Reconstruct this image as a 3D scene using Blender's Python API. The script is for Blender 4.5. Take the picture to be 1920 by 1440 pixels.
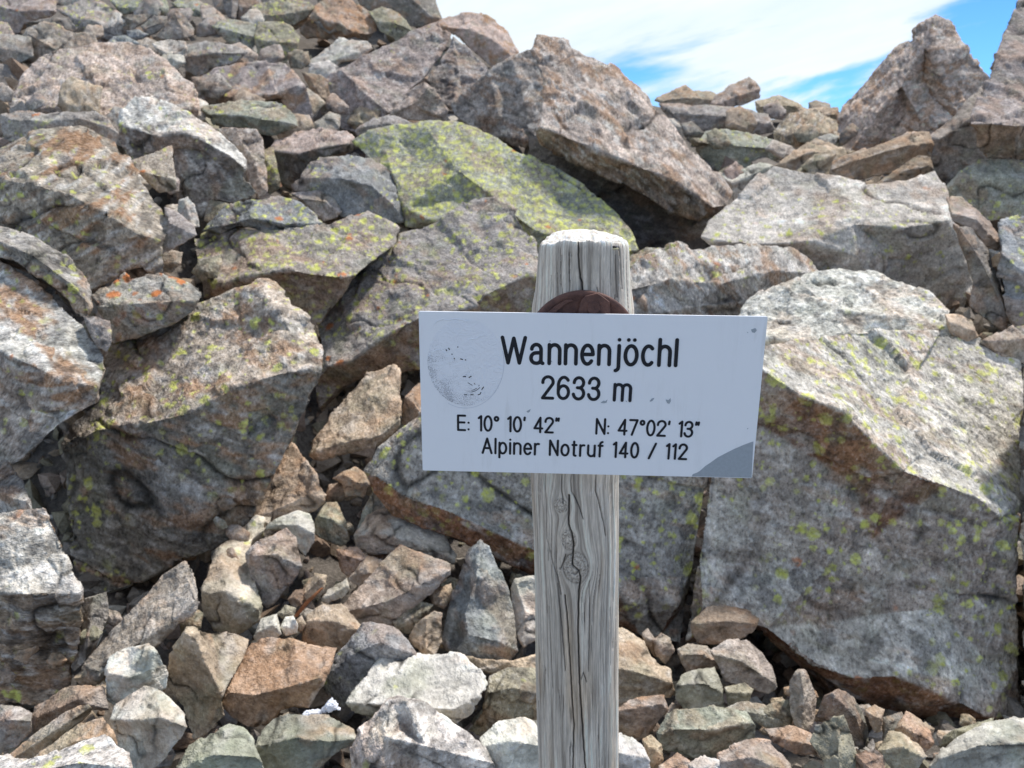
import bpy, bmesh, math, random
import numpy as np
from mathutils import Vector, Matrix
from mathutils.geometry import delaunay_2d_cdt

for o in list(bpy.data.objects):
    bpy.data.objects.remove(o, do_unlink=True)
scene = bpy.context.scene
COL = scene.collection

# ------------------------------------------------------------------ camera
F = 1440.0                       # focal length in pixels of the 1920x1440 photograph
PITCH = math.radians(15.5)
EYE = np.array([0.0, 0.0, 1.6])
RIGHT = np.array([1.0, 0, 0])
UP = np.array([0, math.sin(PITCH), math.cos(PITCH)])
FWD = np.array([0, math.cos(PITCH), -math.sin(PITCH)])
cam = bpy.data.cameras.new('camera')
cam.sensor_width = 36.0
cam.lens = 27.0
cam.clip_start = 0.05
cam.clip_end = 3000
cam.dof.use_dof = True
cam.dof.focus_distance = 0.96
cam.dof.aperture_fstop = 10.5
camo = bpy.data.objects.new('camera', cam)
COL.objects.link(camo)
camo.location = EYE
camo.rotation_euler = (math.pi / 2 - PITCH, 0, 0)
scene.camera = camo

# ------------------------------------------------------------------ sky and sun
SUN_DIR = Vector((0.40, 0.36, 0.84)).normalized()
SUN_EL = math.asin(SUN_DIR.z)
SUN_AZ = math.atan2(SUN_DIR.x, SUN_DIR.y)
world = bpy.data.worlds.new('World')
scene.world = world
world.use_nodes = True
wt = world.node_tree
wt.nodes.clear()


def N(t, typ, **kw):
    n = t.nodes.new(typ)
    for k, v in kw.items():
        setattr(n, k, v)
    return n


def mth(t, op, a, b=None, clamp=False):
    n = t.nodes.new('ShaderNodeMath')
    n.operation = op
    n.use_clamp = clamp
    for i, v in enumerate((a, b)):
        if v is None:
            continue
        if isinstance(v, (int, float)):
            n.inputs[i].default_value = v
        else:
            t.links.new(v, n.inputs[i])
    return n.outputs[0]


def ramp(t, fac, stops, interp='LINEAR'):
    n = t.nodes.new('ShaderNodeValToRGB')
    cr = n.color_ramp
    cr.interpolation = interp
    while len(cr.elements) < len(stops):
        cr.elements.new(0.5)
    for e, (p, c) in zip(cr.elements, stops):
        e.position = p
        e.color = (c, c, c, 1) if isinstance(c, (int, float)) else (c[0], c[1], c[2], 1)
    t.links.new(fac, n.inputs[0])
    return n.outputs[0]


def mixc(t, fac, a, b, blend='MIX'):
    n = t.nodes.new('ShaderNodeMix')
    n.data_type = 'RGBA'
    n.blend_type = blend
    n.clamp_factor = True
    for i, v in ((0, fac), (6, a), (7, b)):
        if isinstance(v, (int, float)):
            n.inputs[i].default_value = v
        elif isinstance(v, tuple):
            n.inputs[i].default_value = (v[0], v[1], v[2], 1)
        else:
            t.links.new(v, n.inputs[i])
    return n.outputs[2]


def noise(t, vec, scale, detail=4, rough=0.55, dist=0.0):
    n = t.nodes.new('ShaderNodeTexNoise')
    n.inputs['Scale'].default_value = scale
    n.inputs['Detail'].default_value = detail
    n.inputs['Roughness'].default_value = rough
    n.inputs['Distortion'].default_value = dist
    if vec is not None:
        t.links.new(vec, n.inputs['Vector'])
    return n.outputs[0]


sky = N(wt, 'ShaderNodeTexSky', sky_type='NISHITA')
sky.sun_disc = False
sky.sun_elevation = SUN_EL
sky.sun_rotation = SUN_AZ
sky.altitude = 2600
sky.air_density = 1.0
sky.dust_density = 0.6
tc = N(wt, 'ShaderNodeTexCoord')
sep = N(wt, 'ShaderNodeSeparateXYZ')
wt.links.new(tc.outputs['Generated'], sep.inputs[0])
az = mth(wt, 'ARCTAN2', sep.outputs[0], sep.outputs[1])
el = mth(wt, 'ARCSINE', sep.outputs[2])
TILT = math.radians(13)
uu = mth(wt, 'ADD', mth(wt, 'MULTIPLY', az, math.cos(TILT)), mth(wt, 'MULTIPLY', el, math.sin(TILT)))
vv = mth(wt, 'SUBTRACT', mth(wt, 'MULTIPLY', el, math.cos(TILT)), mth(wt, 'MULTIPLY', az, math.sin(TILT)))
cmb = N(wt, 'ShaderNodeCombineXYZ')
wt.links.new(mth(wt, 'MULTIPLY', mth(wt, 'SUBTRACT', uu, 0.10), 1.25), cmb.inputs[0])
wt.links.new(mth(wt, 'MULTIPLY', mth(wt, 'SUBTRACT', vv, 0.035), 5.2), cmb.inputs[1])
cmb.inputs[2].default_value = 7.4
c1 = noise(wt, cmb.outputs[0], 1.55, 8, 0.54, 0.35)
bank = mth(wt, 'MULTIPLY', mth(wt, 'COSINE', mth(wt, 'MULTIPLY', mth(wt, 'ADD', az, 0.10), 3.0)), 0.06)
cov = ramp(wt, mth(wt, 'ADD', c1, bank), [(0.445, 0.0), (0.535, 1.0)], 'EASE')
c2 = noise(wt, cmb.outputs[0], 3.0, 6, 0.6, 0.3)
cloudcol = mixc(wt, ramp(wt, c2, [(0.3, 0.0), (0.7, 1.0)]), (0.72, 0.86, 0.99), (0.93, 0.98, 1.0))
bgs = N(wt, 'ShaderNodeBackground')
bgs.inputs[1].default_value = 0.11
tint = mixc(wt, 1.0, sky.outputs[0], (0.38, 0.74, 1.15), 'MULTIPLY')
wt.links.new(tint, bgs.inputs[0])
bgc = N(wt, 'ShaderNodeBackground')
wt.links.new(cloudcol, bgc.inputs[0])
bgc.inputs[1].default_value = 0.77
mx = N(wt, 'ShaderNodeMixShader')
wt.links.new(cov, mx.inputs[0])
wt.links.new(bgs.outputs[0], mx.inputs[1])
wt.links.new(bgc.outputs[0], mx.inputs[2])
wo = N(wt, 'ShaderNodeOutputWorld')
wt.links.new(mx.outputs[0], wo.inputs[0])

sl = bpy.data.lights.new('sun', 'SUN')
sl.energy = 3.6
sl.angle = math.radians(6.0)
sl.color = (1.0, 0.95, 0.88)
so = bpy.data.objects.new('sun', sl)
COL.objects.link(so)
so.rotation_euler = SUN_DIR.to_track_quat('Z', 'Y').to_euler()
so.location = (4, 4, 8)

scene.cycles.max_bounces = 6
scene.cycles.diffuse_bounces = 3
scene.cycles.glossy_bounces = 2
vs = scene.view_settings
vs.view_transform = 'Standard'
vs.look = 'None'
vs.exposure = 0.52
vs.gamma = 1.0
vs.use_curve_mapping = False


# ------------------------------------------------------------------ helpers
def ray(px, py, d):
    """world point seen at photo pixel (px,py), d metres along the optical axis"""
    px = np.asarray(px, float); py = np.asarray(py, float); d = np.asarray(d, float)
    x = (px - 960) / F * d
    y = (720 - py) / F * d
    return EYE + x[..., None] * RIGHT + y[..., None] * UP + d[..., None] * FWD


def tag(o, label=None, cat=None, group=None, kind=None):
    if label: o['label'] = label
    if cat: o['category'] = cat
    if group: o['group'] = group
    if kind: o['kind'] = kind
    return o


def mesh_np(name, v, faces, smooth=True):
    me = bpy.data.meshes.new(name)
    v = np.asarray(v, np.float32)
    if isinstance(faces, np.ndarray):
        k = faces.shape[1]
        me.vertices.add(len(v)); me.vertices.foreach_set('co', v.ravel())
        me.loops.add(faces.size); me.loops.foreach_set('vertex_index', faces.ravel().astype(np.int32))
        me.polygons.add(len(faces))
        me.polygons.foreach_set('loop_start', np.arange(0, faces.size, k, dtype=np.int32))
        me.update(calc_edges=True)
    else:
        me.from_pydata([tuple(p) for p in v], [], faces)
        me.update()
    me.polygons.foreach_set('use_smooth', [smooth] * len(me.polygons))
    return me


def link(name, me, mat, parent=None):
    o = bpy.data.objects.new(name, me)
    if mat: me.materials.append(mat)
    COL.objects.link(o)
    if parent: o.parent = parent
    return o


# numpy gradient noise
_rs = np.random.RandomState(7)
_PERM = _rs.permutation(256).astype(np.int32)
_PERM = np.concatenate([_PERM, _PERM, _PERM])
_g = _rs.normal(size=(256, 3)); _g /= np.linalg.norm(_g, axis=1)[:, None]
_GR = _g.astype(np.float32)


def perlin(p):
    p = np.asarray(p, np.float32)
    i = np.floor(p).astype(np.int32)
    f = p - i
    i &= 255
    u = f * f * f * (f * (f * 6 - 15) + 10)
    out = np.zeros(len(p), np.float32)
    for dx in (0, 1):
        wx = u[:, 0] if dx else 1 - u[:, 0]
        a = _PERM[i[:, 0] + dx]
        for dy in (0, 1):
            wy = wx * (u[:, 1] if dy else 1 - u[:, 1])
            b = _PERM[a + i[:, 1] + dy]
            for dz in (0, 1):
                w = wy * (u[:, 2] if dz else 1 - u[:, 2])
                h = _PERM[b + i[:, 2] + dz]
                g = _GR[h]
                out += w * (g[:, 0] * (f[:, 0] - dx) + g[:, 1] * (f[:, 1] - dy) + g[:, 2] * (f[:, 2] - dz))
    return out


def fbm(p, oct=4, gain=0.5):
    s = np.zeros(len(p), np.float32); a = 1.0
    for k in range(oct):
        s += a * perlin(p * (2.03 ** k) + 17.3 * k)
        a *= gain
    return s


def chips(p, seed):
    """piecewise planar cell noise: every cell is a flat tilted facet"""
    p = np.asarray(p, np.float32)
    i0 = np.floor(p).astype(np.int32)
    best = np.full(len(p), 1e9, np.float32)
    val = np.zeros(len(p), np.float32)
    for dx in (-1, 0, 1):
        for dy in (-1, 0, 1):
            for dz in (-1, 0, 1):
                c = i0 + np.array([dx, dy, dz])
                h = _PERM[_PERM[_PERM[(c[:, 0] + seed) & 255] + (c[:, 1] & 255)] + (c[:, 2] & 255)]
                q = c + 0.5 + 0.75 * _GR[h] * 0.6
                d = p - q
                dd = (d * d).sum(1)
                m = dd < best
                best[m] = dd[m]
                g = _GR[(h * 7 + 31) & 255]
                v = (d * g).sum(1) + 0.35 * _GR[(h * 3 + 5) & 255][:, 0]
                val[m] = v[m]
    return val


# ------------------------------------------------------------------ materials
def principled(name, rough=0.85, spec=0.25):
    m = bpy.data.materials.new(name)
    m.use_nodes = True
    t = m.node_tree
    b = t.nodes['Principled BSDF']
    b.inputs['Roughness'].default_value = rough
    b.inputs['Specular IOR Level'].default_value = spec
    return m, t, b


def rock_mat(name, speck=0.6, streak=1.25, grain=70.0, white=0.5, bump=0.8, med=0.27):
    """grain, veins and fine relief over the mineral and lichen colours that each stone carries per vertex"""
    m, t, b = principled(name, 0.9, 0.18)
    L = t.links
    tc = N(t, 'ShaderNodeTexCoord')
    oi = N(t, 'ShaderNodeObjectInfo')
    cm = N(t, 'ShaderNodeCombineXYZ')
    L.new(mth(t, 'MULTIPLY', oi.outputs['Random'], 5.0), cm.inputs[0])
    L.new(mth(t, 'MULTIPLY', oi.outputs['Random'], 3.1), cm.inputs[1])
    L.new(mth(t, 'MULTIPLY', oi.outputs['Random'], 17.0), cm.inputs[2])
    rot = N(t, 'ShaderNodeVectorRotate', rotation_type='EULER_XYZ')
    L.new(tc.outputs['Object'], rot.inputs['Vector'])
    L.new(cm.outputs[0], rot.inputs['Rotation'])
    mp = N(t, 'ShaderNodeMapping')
    mp.inputs['Scale'].default_value = (1, 1, streak)
    L.new(rot.outputs[0], mp.inputs[0])
    L.new(cm.outputs[0], mp.inputs['Location'])
    S = mp.outputs[0]
    at = N(t, 'ShaderNodeAttribute', attribute_name='tone')
    am = N(t, 'ShaderNodeAttribute', attribute_name='lichen')
    n_fine = noise(t, S, grain, 3, 0.75, 0.0)
    n_str = noise(t, S, grain * 0.27, 4, 0.7, 0.0)
    keep = mth(t, 'SUBTRACT', 1.0, mth(t, 'MULTIPLY', am.outputs['Fac'], 0.75))
    c = mixc(t, 1.0, at.outputs['Color'], ramp(t, n_str, [(0.28, 1 - med), (0.5, 1.0), (0.72, 1 + 1.3 * med)]), 'MULTIPLY')
    hs = N(t, 'ShaderNodeHueSaturation')
    hs.inputs['Saturation'].default_value = 0.6
    hs.inputs['Value'].default_value = 1.7
    L.new(c, hs.inputs['Color'])
    dk = mth(t, 'MULTIPLY', ramp(t, n_fine, [(0.36, 1.0), (0.48, 0.0)]), mth(t, 'MULTIPLY', keep, speck))
    lt = mth(t, 'MULTIPLY', ramp(t, n_fine, [(0.53, 0.0), (0.66, 1.0)]), mth(t, 'MULTIPLY', keep, white))
    dkc = mixc(t, 1.0, c, (0.22, 0.21, 0.22), 'MULTIPLY')
    c = mixc(t, dk, c, dkc)
    c = mixc(t, lt, c, hs.outputs[0])
    L.new(c, b.inputs['Base Color'])
    h = mth(t, 'ADD', n_str, mth(t, 'MULTIPLY', n_fine, 0.4))
    bp = N(t, 'ShaderNodeBump')
    bp.inputs['Strength'].default_value = bump
    bp.inputs['Distance'].default_value = 0.022
    L.new(h, bp.inputs['Height'])
    L.new(bp.outputs[0], b.inputs['Normal'])
    return m


MATS = {
    'G': rock_mat('speckled_gneiss', speck=0.48, streak=1.25, grain=75),
    'S': rock_mat('layered_schist', speck=0.62, streak=2.4, white=0.65, grain=60, bump=1.0, med=.38),
    'B': rock_mat('rusty_gneiss', speck=0.35, streak=1.25, white=0.35, grain=80),
    'P': rock_mat('pale_quartzite', speck=0.30, streak=1.4, white=0.35, grain=60, med=.22, bump=.7),
    'L': rock_mat('lichen_gneiss', speck=0.55, streak=1.25, grain=75),
    'C': rock_mat('coarse_granite', speck=0.62, streak=1.4, white=0.65, grain=48.0, bump=1.0, med=.30),
}


def simple_mat(name, colr, rough=0.6, spec=0.3, nscale=None, namp=0.15, metal=0.0, bump=0.0):
    m, t, b = principled(name, rough, spec)
    b.inputs['Metallic'].default_value = metal
    if nscale:
        tc = N(t, 'ShaderNodeTexCoord')
        n = noise(t, tc.outputs['Object'], nscale, 6, 0.65)
        c = mixc(t, 1.0, colr, ramp(t, n, [(0.3, 1 - namp), (0.7, 1 + namp)]), 'MULTIPLY')
        t.links.new(c, b.inputs['Base Color'])
        if bump:
            bp = N(t, 'ShaderNodeBump')
            bp.inputs['Strength'].default_value = 0.8
            bp.inputs['Distance'].default_value = bump
            t.links.new(n, bp.inputs['Height'])
            t.links.new(bp.outputs[0], b.inputs['Normal'])
    else:
        b.inputs['Base Color'].default_value = (*colr, 1)
    return m


# ------------------------------------------------------------------ the talus slope: depth of the pile by photo direction
_PX = np.array([-300., 100., 700., 1150., 1550., 2300.])
_PY = np.array([-200., -50., 50., 150., 250., 400., 500., 600., 800., 1000., 1200., 1400., 1700.])
_DT = np.array([
    # x=-300  100   700   1150  1550  2300
    [16.0, 16.0, 18.0, 22.0, 24.0, 16.0],   # -200
    [11.0, 11.5, 13.0, 18.0, 20.0, 11.0],   # -50
    [7.2,  8.0,  9.6,  13.0, 16.0, 8.0],    # 50
    [5.0,  5.4,  7.4,  9.5,  12.5, 6.5],    # 150
    [3.7,  4.0,  6.2,  6.8,  7.6,  5.4],    # 250
    [2.9,  3.15, 4.9,  5.3,  5.0,  4.3],    # 400
    [2.65, 2.85, 4.2,  4.6,  4.1,  3.7],    # 500
    [2.45, 2.60, 3.75, 4.0,  3.5,  3.3],    # 600
    [2.20, 2.35, 3.25, 3.3,  3.0,  2.9],    # 800
    [2.05, 2.25, 2.90, 3.0,  2.85, 2.7],    # 1000
    [1.95, 2.10, 2.45, 2.6,  2.60, 2.5],    # 1200
    [1.75, 1.85, 2.05, 2.1,  2.10, 2.1],    # 1400
    [1.45, 1.5,  1.6,  1.65, 1.65, 1.6]])   # 1700


def pile(px, py):
    px = np.clip(np.asarray(px, float), _PX[0], _PX[-1] - 1e-3)
    py = np.clip(np.asarray(py, float), _PY[0], _PY[-1] - 1e-3)
    i = np.searchsorted(_PX, px, side='right') - 1
    j = np.searchsorted(_PY, py, side='right') - 1
    u = (px - _PX[i]) / (_PX[i + 1] - _PX[i])
    v = (py - _PY[j]) / (_PY[j + 1] - _PY[j])
    u = u * u * (3 - 2 * u)
    return (_DT[j, i] * (1 - u) + _DT[j, i + 1] * u) * (1 - v) + (_DT[j + 1, i] * (1 - u) + _DT[j + 1, i + 1] * u) * v


_CX = np.array([-1500, 700, 800, 830, 1000, 1250, 1400, 1560, 1700, 2000, 3400.])
_CY = np.array([-160, -100, -40, 70, 130, 205, 225, 225, 260, 230, 150.])


def build_ground():
    cols = np.linspace(-1500, 3400, 120)
    nr = 80
    rows = []
    crest = np.interp(cols, _CX, _CY)
    for k in range(nr):
        s = k / (nr - 1)
        py = 1560 * (1 - s) + crest * s
        d = pile(cols, py)
        d = d * 1.20 + 0.38 * np.clip((1500 - py) / 500, 0, 1)
        rows.append(ray(cols, py, d))
    top = rows[-1]
    for k, (dy, dz) in enumerate(((3, -0.4), (9, -2.5), (30, -11), (120, -40), (600, -150))):
        r = top.copy(); r[:, 1] += dy; r[:, 2] += dz; r[:, 0] *= 1 + 0.25 * (k + 1)
        rows.append(r)
    low = rows[0]
    front = []
    for k, y in enumerate((0.6, -0.5, -3, -8, -25)):
        r = low.copy(); r[:, 1] = np.minimum(y, low[:, 1] - 0.3 * (k + 1)); r[:, 2] = -0.12 - 0.10 * k * k
        r[:, 0] *= 1 + 0.5 * (k + 1)
        front.append(r)
    rows = front[::-1] + rows
    V = np.concatenate(rows)
    V = V + 0.06 * np.stack([fbm(V * 1.7, 3), fbm(V * 1.7 + 9, 3), fbm(V * 1.7 + 31, 3)], 1)
    nc = len(cols); n = len(rows)
    a = np.arange(nc - 1)[None] + nc * np.arange(n - 1)[:, None]
    Fc = np.stack([a, a + 1, a + nc + 1, a + nc], -1).reshape(-1, 4)
    me = mesh_np('ground', V, Fc)
    m, t, b = principled('scree_soil', 0.95, 0.1)
    tc = N(t, 'ShaderNodeTexCoord')
    n1 = noise(t, tc.outputs['Object'], 9, 8, 0.7, 0.5)
    n2 = noise(t, tc.outputs['Object'], 60, 5, 0.7)
    c = mixc(t, ramp(t, n1, [(0.35, 0), (0.65, 1)]), (0.09, 0.08, 0.07), (0.17, 0.15, 0.13))
    c = mixc(t, ramp(t, n2, [(0.45, 0), (0.7, 1)]), c, (0.25, 0.22, 0.19))
    t.links.new(c, b.inputs['Base Color'])
    bp = N(t, 'ShaderNodeBump'); bp.inputs['Distance'].default_value = 0.03
    t.links.new(mth(t, 'ADD', n1, mth(t, 'MULTIPLY', n2, 0.4)), bp.inputs['Height'])
    t.links.new(bp.outputs[0], b.inputs['Normal'])
    g = link('ground', me, m)
    tag(g, 'brown gravelly soil of the steep talus slope', 'ground', kind='structure')
    return V.reshape(n, nc, 3)


GROUND = build_ground()

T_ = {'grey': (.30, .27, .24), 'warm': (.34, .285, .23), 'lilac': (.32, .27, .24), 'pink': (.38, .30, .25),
      'rust': (.36, .24, .17), 'pale': (.48, .445, .385), 'cream': (.47, .42, .32), 'green': (.29, .285, .225),
      'dark': (.18, .155, .13), 'blue': (.25, .255, .25), 'white': (.53, .505, .455), 'tan': (.39, .305, .22),
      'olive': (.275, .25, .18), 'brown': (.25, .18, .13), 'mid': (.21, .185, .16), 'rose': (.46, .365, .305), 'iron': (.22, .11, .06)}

# name, label, material, tint, lichen 0..1, outline in photo pixels, ridge lines (nearer to the viewer) | separated, options
ROCKS = []


def R(name, label, mat, tint, lich, outline, ridge='', **kw):
    ROCKS.append((name, label, mat, tint, lich, outline, ridge, kw))


# --- upper left slope
R('rock', 'grey pink slab with faint yellow lichen beside a dark wedge at the slope top', 'G', 'lilac', .35, '-30,-40 100,-30 106,12 105,25 87,33 43,45 37,63 27,63 15,43 -30,36', '-30,5 40,22 100,20')
R('rock', 'small brownish rock below the grey pink slab', 'G', 'pink', .3, '-30,36 15,43 28,66 20,82 14,93 -30,98', '-30,70 22,66')
R('rock', 'pale topped wedge rock resting behind the broad pitted boulder', 'G', 'warm', .1, '20,75 47,63 48,55 65,46 83,41 110,47 140,62 178,62 184,84 150,92 110,98 75,112 55,125 45,120 25,97', '47,60 85,82 105,94')
R('rock', 'tilted grey block with a rounded dark nose on the upper slope', 'G', 'grey', .35, '130,32 105,18 135,8 175,-8 207,12 225,30 230,45 230,68 200,77 185,68 183,60 145,60', '135,34 178,40 190,58 200,52 229,44')
R('rock', 'thin dark stone wedged under the tilted grey block', 'G', 'mid', .1, '45,42 90,34 128,33 146,55 140,63 110,48 80,42', '')
R('rock', 'flat green tinted slab at the very top of the slope', 'L', 'green', .6, '205,0 240,-14 310,-6 318,15 312,30 280,25 250,22 228,28', '215,14 300,16')
R('rock', 'dark wedge rock under the flat green tinted slab', 'G', 'mid', .0, '228,28 285,27 265,47 250,55 232,60', '240,36 262,44')
R('rock', 'dark pointed stone leaning on the dark wedge rock', 'G', 'mid', .0, '264,49 290,30 314,31 308,50 290,64 277,68', '270,54 306,42')
R('rock', 'small bluish flat stone between grey blocks uphill', 'G', 'blue', .3, '236,57 258,55 280,65 265,73 240,70', '')
R('rock', 'small grey stone with a yellow lichen spot uphill', 'L', 'blue', .4, '200,80 212,69 236,66 250,74 262,82 230,92 208,90', '')
R('rock', 'triangular rusty sided rock standing on the upper slope', 'G', 'warm', .2, '295,70 312,45 330,18 345,28 365,55 362,68 340,74 310,75', '328,22 340,50 345,72')
R('rock', 'squared pale grey block on the right shoulder of the broad pitted boulder', 'G', 'pale', .1, '283,80 315,73 348,78 350,92 345,120 330,128 310,110 293,94', '290,88 318,105 348,92', o=-.25)
R('boulder', 'broad pitted pinkish grey boulder with a crusted face on the upper left', 'C', 'rose', .25, '5,192 25,165 50,130 75,105 105,92 150,86 190,82 240,82 280,90 310,110 330,130 345,145 365,155 372,180 375,210 355,235 330,250 225,260 150,250 90,245 50,240 10,235', '10,205 100,200 225,225 320,215 372,200|300,110 318,160 320,215', r=.2)
R('rock', 'low grey rock lying along the foot of the broad pitted boulder', 'G', 'grey', .25, '0,215 30,208 55,205 85,215 125,208 180,210 205,225 222,252 215,275 150,270 60,275 5,262', '20,225 90,228 150,222 205,240', o=-.35)
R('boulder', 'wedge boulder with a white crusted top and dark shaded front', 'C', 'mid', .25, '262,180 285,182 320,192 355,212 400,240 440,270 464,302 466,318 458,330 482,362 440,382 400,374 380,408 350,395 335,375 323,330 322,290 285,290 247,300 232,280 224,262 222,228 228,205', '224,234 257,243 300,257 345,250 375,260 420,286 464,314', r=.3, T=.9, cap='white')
R('rock', 'small rock with one bright orange lichen spot beside the wedge boulder', 'L', 'warm', .3, '247,300 285,288 322,273 324,300 330,335 332,357 300,362 285,350 270,335 258,320', '262,322 300,330 329,338', o=-.2)
R('boulder', 'large layered grey boulder with orange brown banding above the white crusted slab', 'S', 'warm', .35, '-30,285 0,275 25,262 60,248 110,240 150,237 180,248 215,265 240,295 258,325 280,365 300,390 315,410 320,432 306,455 300,480 306,510 295,520 270,495 228,508 185,535 170,545 150,520 120,487 70,455 0,438 -30,425', '-30,330 60,345 130,365 200,402 260,440 308,455', r=.24, T=.8, rust=.9)
R('boulder', 'long dark layered slab under the large layered boulder', 'S', 'grey', .45, '-30,405 0,425 70,448 120,480 155,510 172,548 174,575 165,595 150,595 130,562 100,537 60,512 20,482 -30,475', '-30,440 60,478 130,530 166,570', o=-.08, T=.8)
R('rock', 'white speckled pebble squeezed between the layered boulder and a dark gap', 'P', 'white', .1, '335,375 352,370 366,385 375,425 360,428 345,410 332,395', '345,378 360,420', o=-.3)
R('rock', 'pinkish grey stone bridging over the black square hole', 'G', 'lilac', .1, '308,388 335,398 365,425 370,440 345,455 305,475 300,452 318,430', '310,410 345,430 366,440', o=-.25)
# --- rocks uphill, centre left
R('boulder', 'grey lilac block with rusty layered right end on the upper slope', 'G', 'lilac', .15, '370,150 400,127 450,118 500,115 535,120 555,140 575,165 585,200 590,238 560,238 540,205 525,185 470,190 430,195 380,195 372,170', '378,188 450,182 520,176 560,160|500,118 520,176', rust=.7)
R('rock', 'flat pale slab sandwiched under the grey lilac block', 'G', 'green', .3, '372,200 430,190 480,188 530,192 555,218 562,238 510,255 490,250 475,240 400,236', '390,215 460,218 550,232', o=-.15, Tf=.5)
R('rock', 'pink grey rock leaning behind the wedge boulder', 'C', 'pink', .15, '400,240 440,238 480,243 492,260 497,300 502,360 485,372 466,345 460,308 438,270', '450,262 478,300 490,350', o=-.1)
R('rock', 'flat layered stone at the foot of dark crevices uphill', 'G', 'grey', .15, '340,85 385,75 440,85 465,97 440,118 400,127 370,147 345,128', '350,108 400,100 460,100')
R('rock', 'stone with an orange cap between grey blocks near the slope top', 'B', 'pink', .1, '375,10 395,10 420,30 435,52 400,54 378,42', '380,34 410,36 430,48')
R('rock', 'green grey block above the grey lilac block', 'G', 'green', .4, '395,48 412,38 440,35 480,45 488,80 460,97 432,84 412,66', '405,52 440,60 484,70')
R('rock', 'narrow pale stone at the top edge beside a dark upright slab', 'L', 'green', .5, '320,6 350,-10 388,8 400,14 385,34 345,27', '330,12 388,24')
R('rock', 'dark upright slab in a crevice at the slope top', 'G', 'mid', .0, '418,-30 452,-30 445,20 440,38 426,32 418,10', '436,-30 434,34')
R('rock', 'brown topped rock beside the dark upright slab', 'G', 'brown', .1, '446,-30 484,-30 490,5 484,36 460,46 444,40', '448,15 486,12')
R('rock', 'yellow green lichen slab near the slope top', 'L', 'olive', .5, '470,12 520,-5 580,2 592,14 575,34 550,48 520,45 485,46', '480,30 540,26 585,18')
R('boulder', 'olive grey boulder with a rounded lower edge below the lichen slab', 'G', 'olive', .4, '484,42 520,38 550,50 562,70 557,100 532,120 500,114 482,102 476,66', '486,76 520,80 558,82')
R('boulder', 'orange brown boulder with a dark hollow underneath near the slope top', 'B', 'rust', .05, '560,52 585,30 590,10 630,-10 652,-6 670,8 700,25 708,38 705,60 690,78 665,68 630,78 600,70 575,72 562,62', '588,24 610,40 636,44 660,60 688,64|636,44 650,2', r=.3, Tf=.6, under='brown', rust=.9)
R('rock', 'green lidded rock under the dark cliff', 'G', 'olive', .3, '690,22 715,12 748,24 762,40 778,58 765,70 735,70 712,58', '705,42 740,44 772,58')
R('cliff', 'dark grey cliff corner rising above the boulder slope into the sky', 'G', 'mid', .0, '640,-60 800,-60 810,-20 820,15 826,36 800,56 775,50 745,40 715,28 680,15', '700,-40 770,-5 805,30', T=.1, r=.3)
R('rock', 'pale wedge with an orange tip lying below the orange brown boulder', 'P', 'pale', .0, '570,122 620,84 660,74 690,76 700,92 672,110 640,116 618,138 600,138', '575,125 630,112 696,90', o=-.2, T=1.)
R('rock', 'dark reddish slab standing beside the split grey boulder', 'B', 'brown', .0, '565,135 600,140 615,150 622,200 612,222 595,200 580,165', '575,140 600,180')
R('boulder', 'left part of the split grey boulder with brown shaded side', 'C', 'lilac', .1, '612,142 640,126 680,105 740,75 770,58 810,45 846,63 835,90 797,146 770,168 742,205 725,218 690,225 665,248 640,242 622,215 615,175', '640,132 672,165 700,190 728,212', r=.22, T=1.2)
R('boulder', 'lower right part of the split grey boulder below the crack', 'C', 'grey', .05, '849,68 880,93 916,128 902,152 877,178 847,205 825,195 800,152 838,95', '850,75 862,140 846,200', r=.15, T=1.2, o=.05)
R('boulder', 'orange stained top part of the split grey boulder against the sky', 'B', 'rose', .0, '800,48 840,30 870,24 910,25 945,50 960,75 972,95 967,112 922,126 886,93 850,62 825,56', '820,50 880,55 925,75 960,108|880,55 890,28', r=.28, rust=.9)
R('rock', 'pink triangular stone lying against the split grey boulder', 'G', 'pink', .0, '725,220 742,200 760,175 795,152 815,165 830,190 840,205 836,228 770,225 745,220', '735,214 775,195 800,168|775,195 820,215', o=-.35)
R('boulder', 'dark fine grained column leaning against the rusty tooth boulder', 'S', 'grey', .0, '845,195 880,165 920,125 960,105 1006,85 1020,180 1018,245 1002,275 960,270 930,258 890,238 868,228 850,214', '915,135 930,200 940,255|960,110 985,190 992,265', r=.16, T=.3)
R('boulder', 'tall rusty pink tooth shaped boulder overhanging a dark cave', 'S', 'rose', .05, '1000,100 1008,68 1030,72 1065,78 1072,90 1110,105 1160,130 1190,160 1215,180 1225,200 1245,215 1270,240 1300,280 1350,330 1374,360 1366,385 1340,408 1310,412 1270,402 1200,365 1100,315 1012,270 1004,245 1018,220 1020,150', '1014,238 1060,256 1140,290 1200,314 1260,338 1335,388|1072,92 1110,180 1140,290|1190,165 1235,245 1260,338', r=.26, T=.35, th=1.2, D=5.3, under='brown', Tf=.6, rust=.7)
R('boulder', 'big rounded boulder covered in yellow green lichen', 'L', 'green', 1.0, '660,265 690,247 740,234 800,227 850,229 890,240 930,260 975,288 1040,310 1090,345 1130,375 1160,405 1182,435 1198,468 1180,490 1000,480 985,450 970,420 900,430 850,430 800,430 760,425 750,375 735,325 690,295', '740,395 800,412 900,418 985,440 1080,462 1188,480|800,240 860,320 1000,430', r=.2, o=-.55, Tt=.85, orange=.05, rough=.6)
R('rock', 'blue grey boulder beside the yellow green lichen boulder', 'G', 'blue', .3, '548,355 575,312 600,297 660,290 700,300 735,325 752,372 754,415 720,420 690,400 640,408 618,378 580,360', '570,335 640,335 700,350 745,395|640,335 625,300', o=-.3)
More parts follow.
